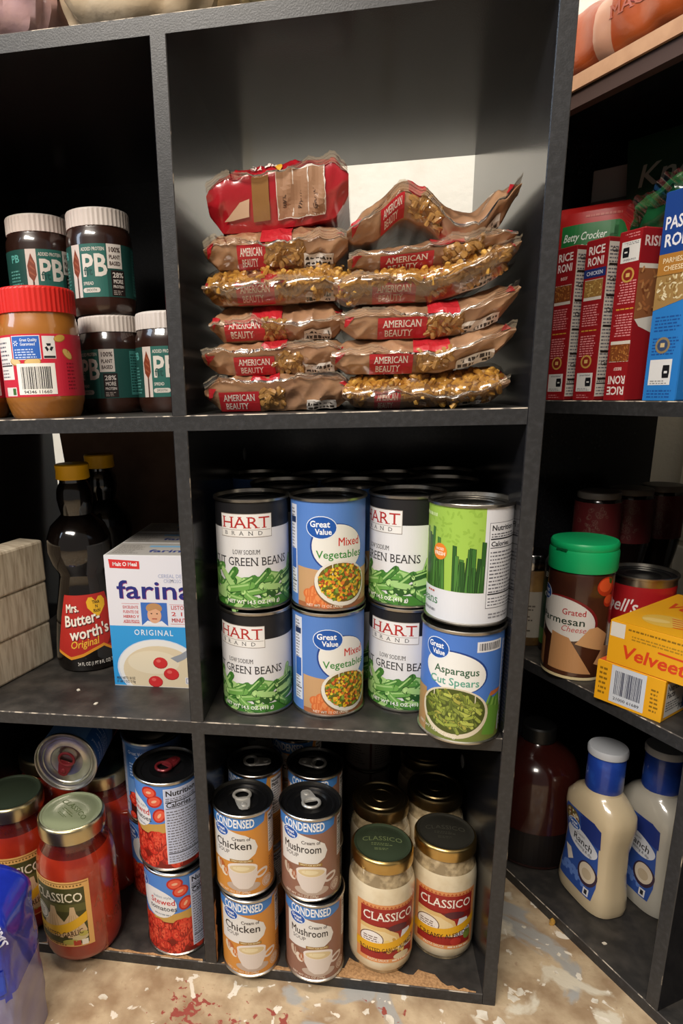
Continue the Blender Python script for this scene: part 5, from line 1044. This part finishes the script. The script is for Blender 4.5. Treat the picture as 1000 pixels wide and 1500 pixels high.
def omp(x, z, o):
    u = max(-.98, min(.98, x/.105)); k = max(.12, (1-abs(u)**5)**.6); q = max(-.98, min(.98, (z-.036)/(.036*k))); sn = abs(q)**(1/.7); an = math.copysign(math.asin(min(1, sn)), q); p = ofn((u+1)/2, (PI-an)/(2*PI) % 1); return (p[0], p[1]-o-.0006, p[2])
obj('printing', P.mesh('printing', omp, 3, 3), t)
crumple('orange_pasta_bag', 'bright orange bag behind the pale banded one on top', RG(-.1150, .185, ZT), RANG, .16, .10, .13, mat('bright_orange_film', '#e0731a', .3, coat=.6, bump=(60, .4)), 7)
# blue pack standing on the floor in front at the left
t = thing('paper_pack', 'blue plastic wrapped pack standing on floor at the left edge', 'pack', (-.2230, -.1000, 0), .06); BLU = mat('blue_wrap', '#2338b8', .25, coat=.7, noise=(30, '#1a2a94', .4, .65)); LAV = mat('lavender_gloss_wrap', '#77749a', .3, coat=.7, noise=(24, '#8a86a4', .4, .65))  # paler lavender lower part paints in the gloss of clear film
def bfn(i, j):
    th = 2*PI*j; c, s = math.cos(th), math.sin(th); z = .196*i; k = 1 if i < .82 else max(.3, 1-((i-.82)/.18)**2*.55); w = 1+.012*math.sin(7*th+20*i)+.008*math.sin(13*th-31*i)
    return (.068*k*w*math.copysign(abs(c)**.35, c), .040*k*w*math.copysign(abs(s)**.35, s), z)
B = MB(); B.grid(bfn, 34, 60, BLU, False, True, lambda i, j: LAV if i < .42+.02*math.sin(40*j) else BLU); B.f.append([33*60+j for j in range(60)]); B.m.append(0); B.sm.append(False)
for f in B.f[:-1]: f.reverse()
obj('wrap', B, t)
P = Print(); P.text('#d2d6ec', '4', 46, 128, 28, 2, 'c', 2); P.text('#d2d6ec', 'SMS', 60, 158, 9, 2, 'c', 2, rot=-1.3); P.rect('#2c46c0', 40, 96, 64, 122, 1)
for k in range(4): P.ell('#2c4ec8', 42+k*6.5, 109, 2.6, 9, 2, 12)
def bmp(x, z, o): 
    u = min(.985, abs(x)/.066); k = 1 if z < .161 else max(.3, 1-((z/.196-.82)/.18)**2*.55); return (x*k, -.0405*k*(1-u**8)**.125-o-.0008, z)
obj('printing', P.mesh('printing', bmp, 3, 3), t)
# stray macaroni and crumbs
B = MB(); vs, fs = elbow_verts(Vector((0, 0, .0034)), Vector((1, .3, 0)), Vector((-.3, 1, .1)), 1.9); B.add(vs, fs, PASTA, True); tag(obj('macaroni_piece', B, None, (.4080, .1195, .0)), 'single yellow macaroni piece on the floor beside the right bookcase', 'pasta')
cm = flake_mesh(9, .0035)
for i, (p, lb) in enumerate(((RG(.0180, .020, Z1+.0001), 'white crumb on the bottom shelf in front of ranch bottle'), ((-.1120, .026, Z2+.0001), 'white crumb on the shelf below the cereal box'), ((-.1450, .055, Z2+.0001), 'white crumb on the shelf below the syrup bottle'))):
    tag(obj('crumb', cm, None, p, i), lb, 'crumb', 'white crumbs on the shelves')
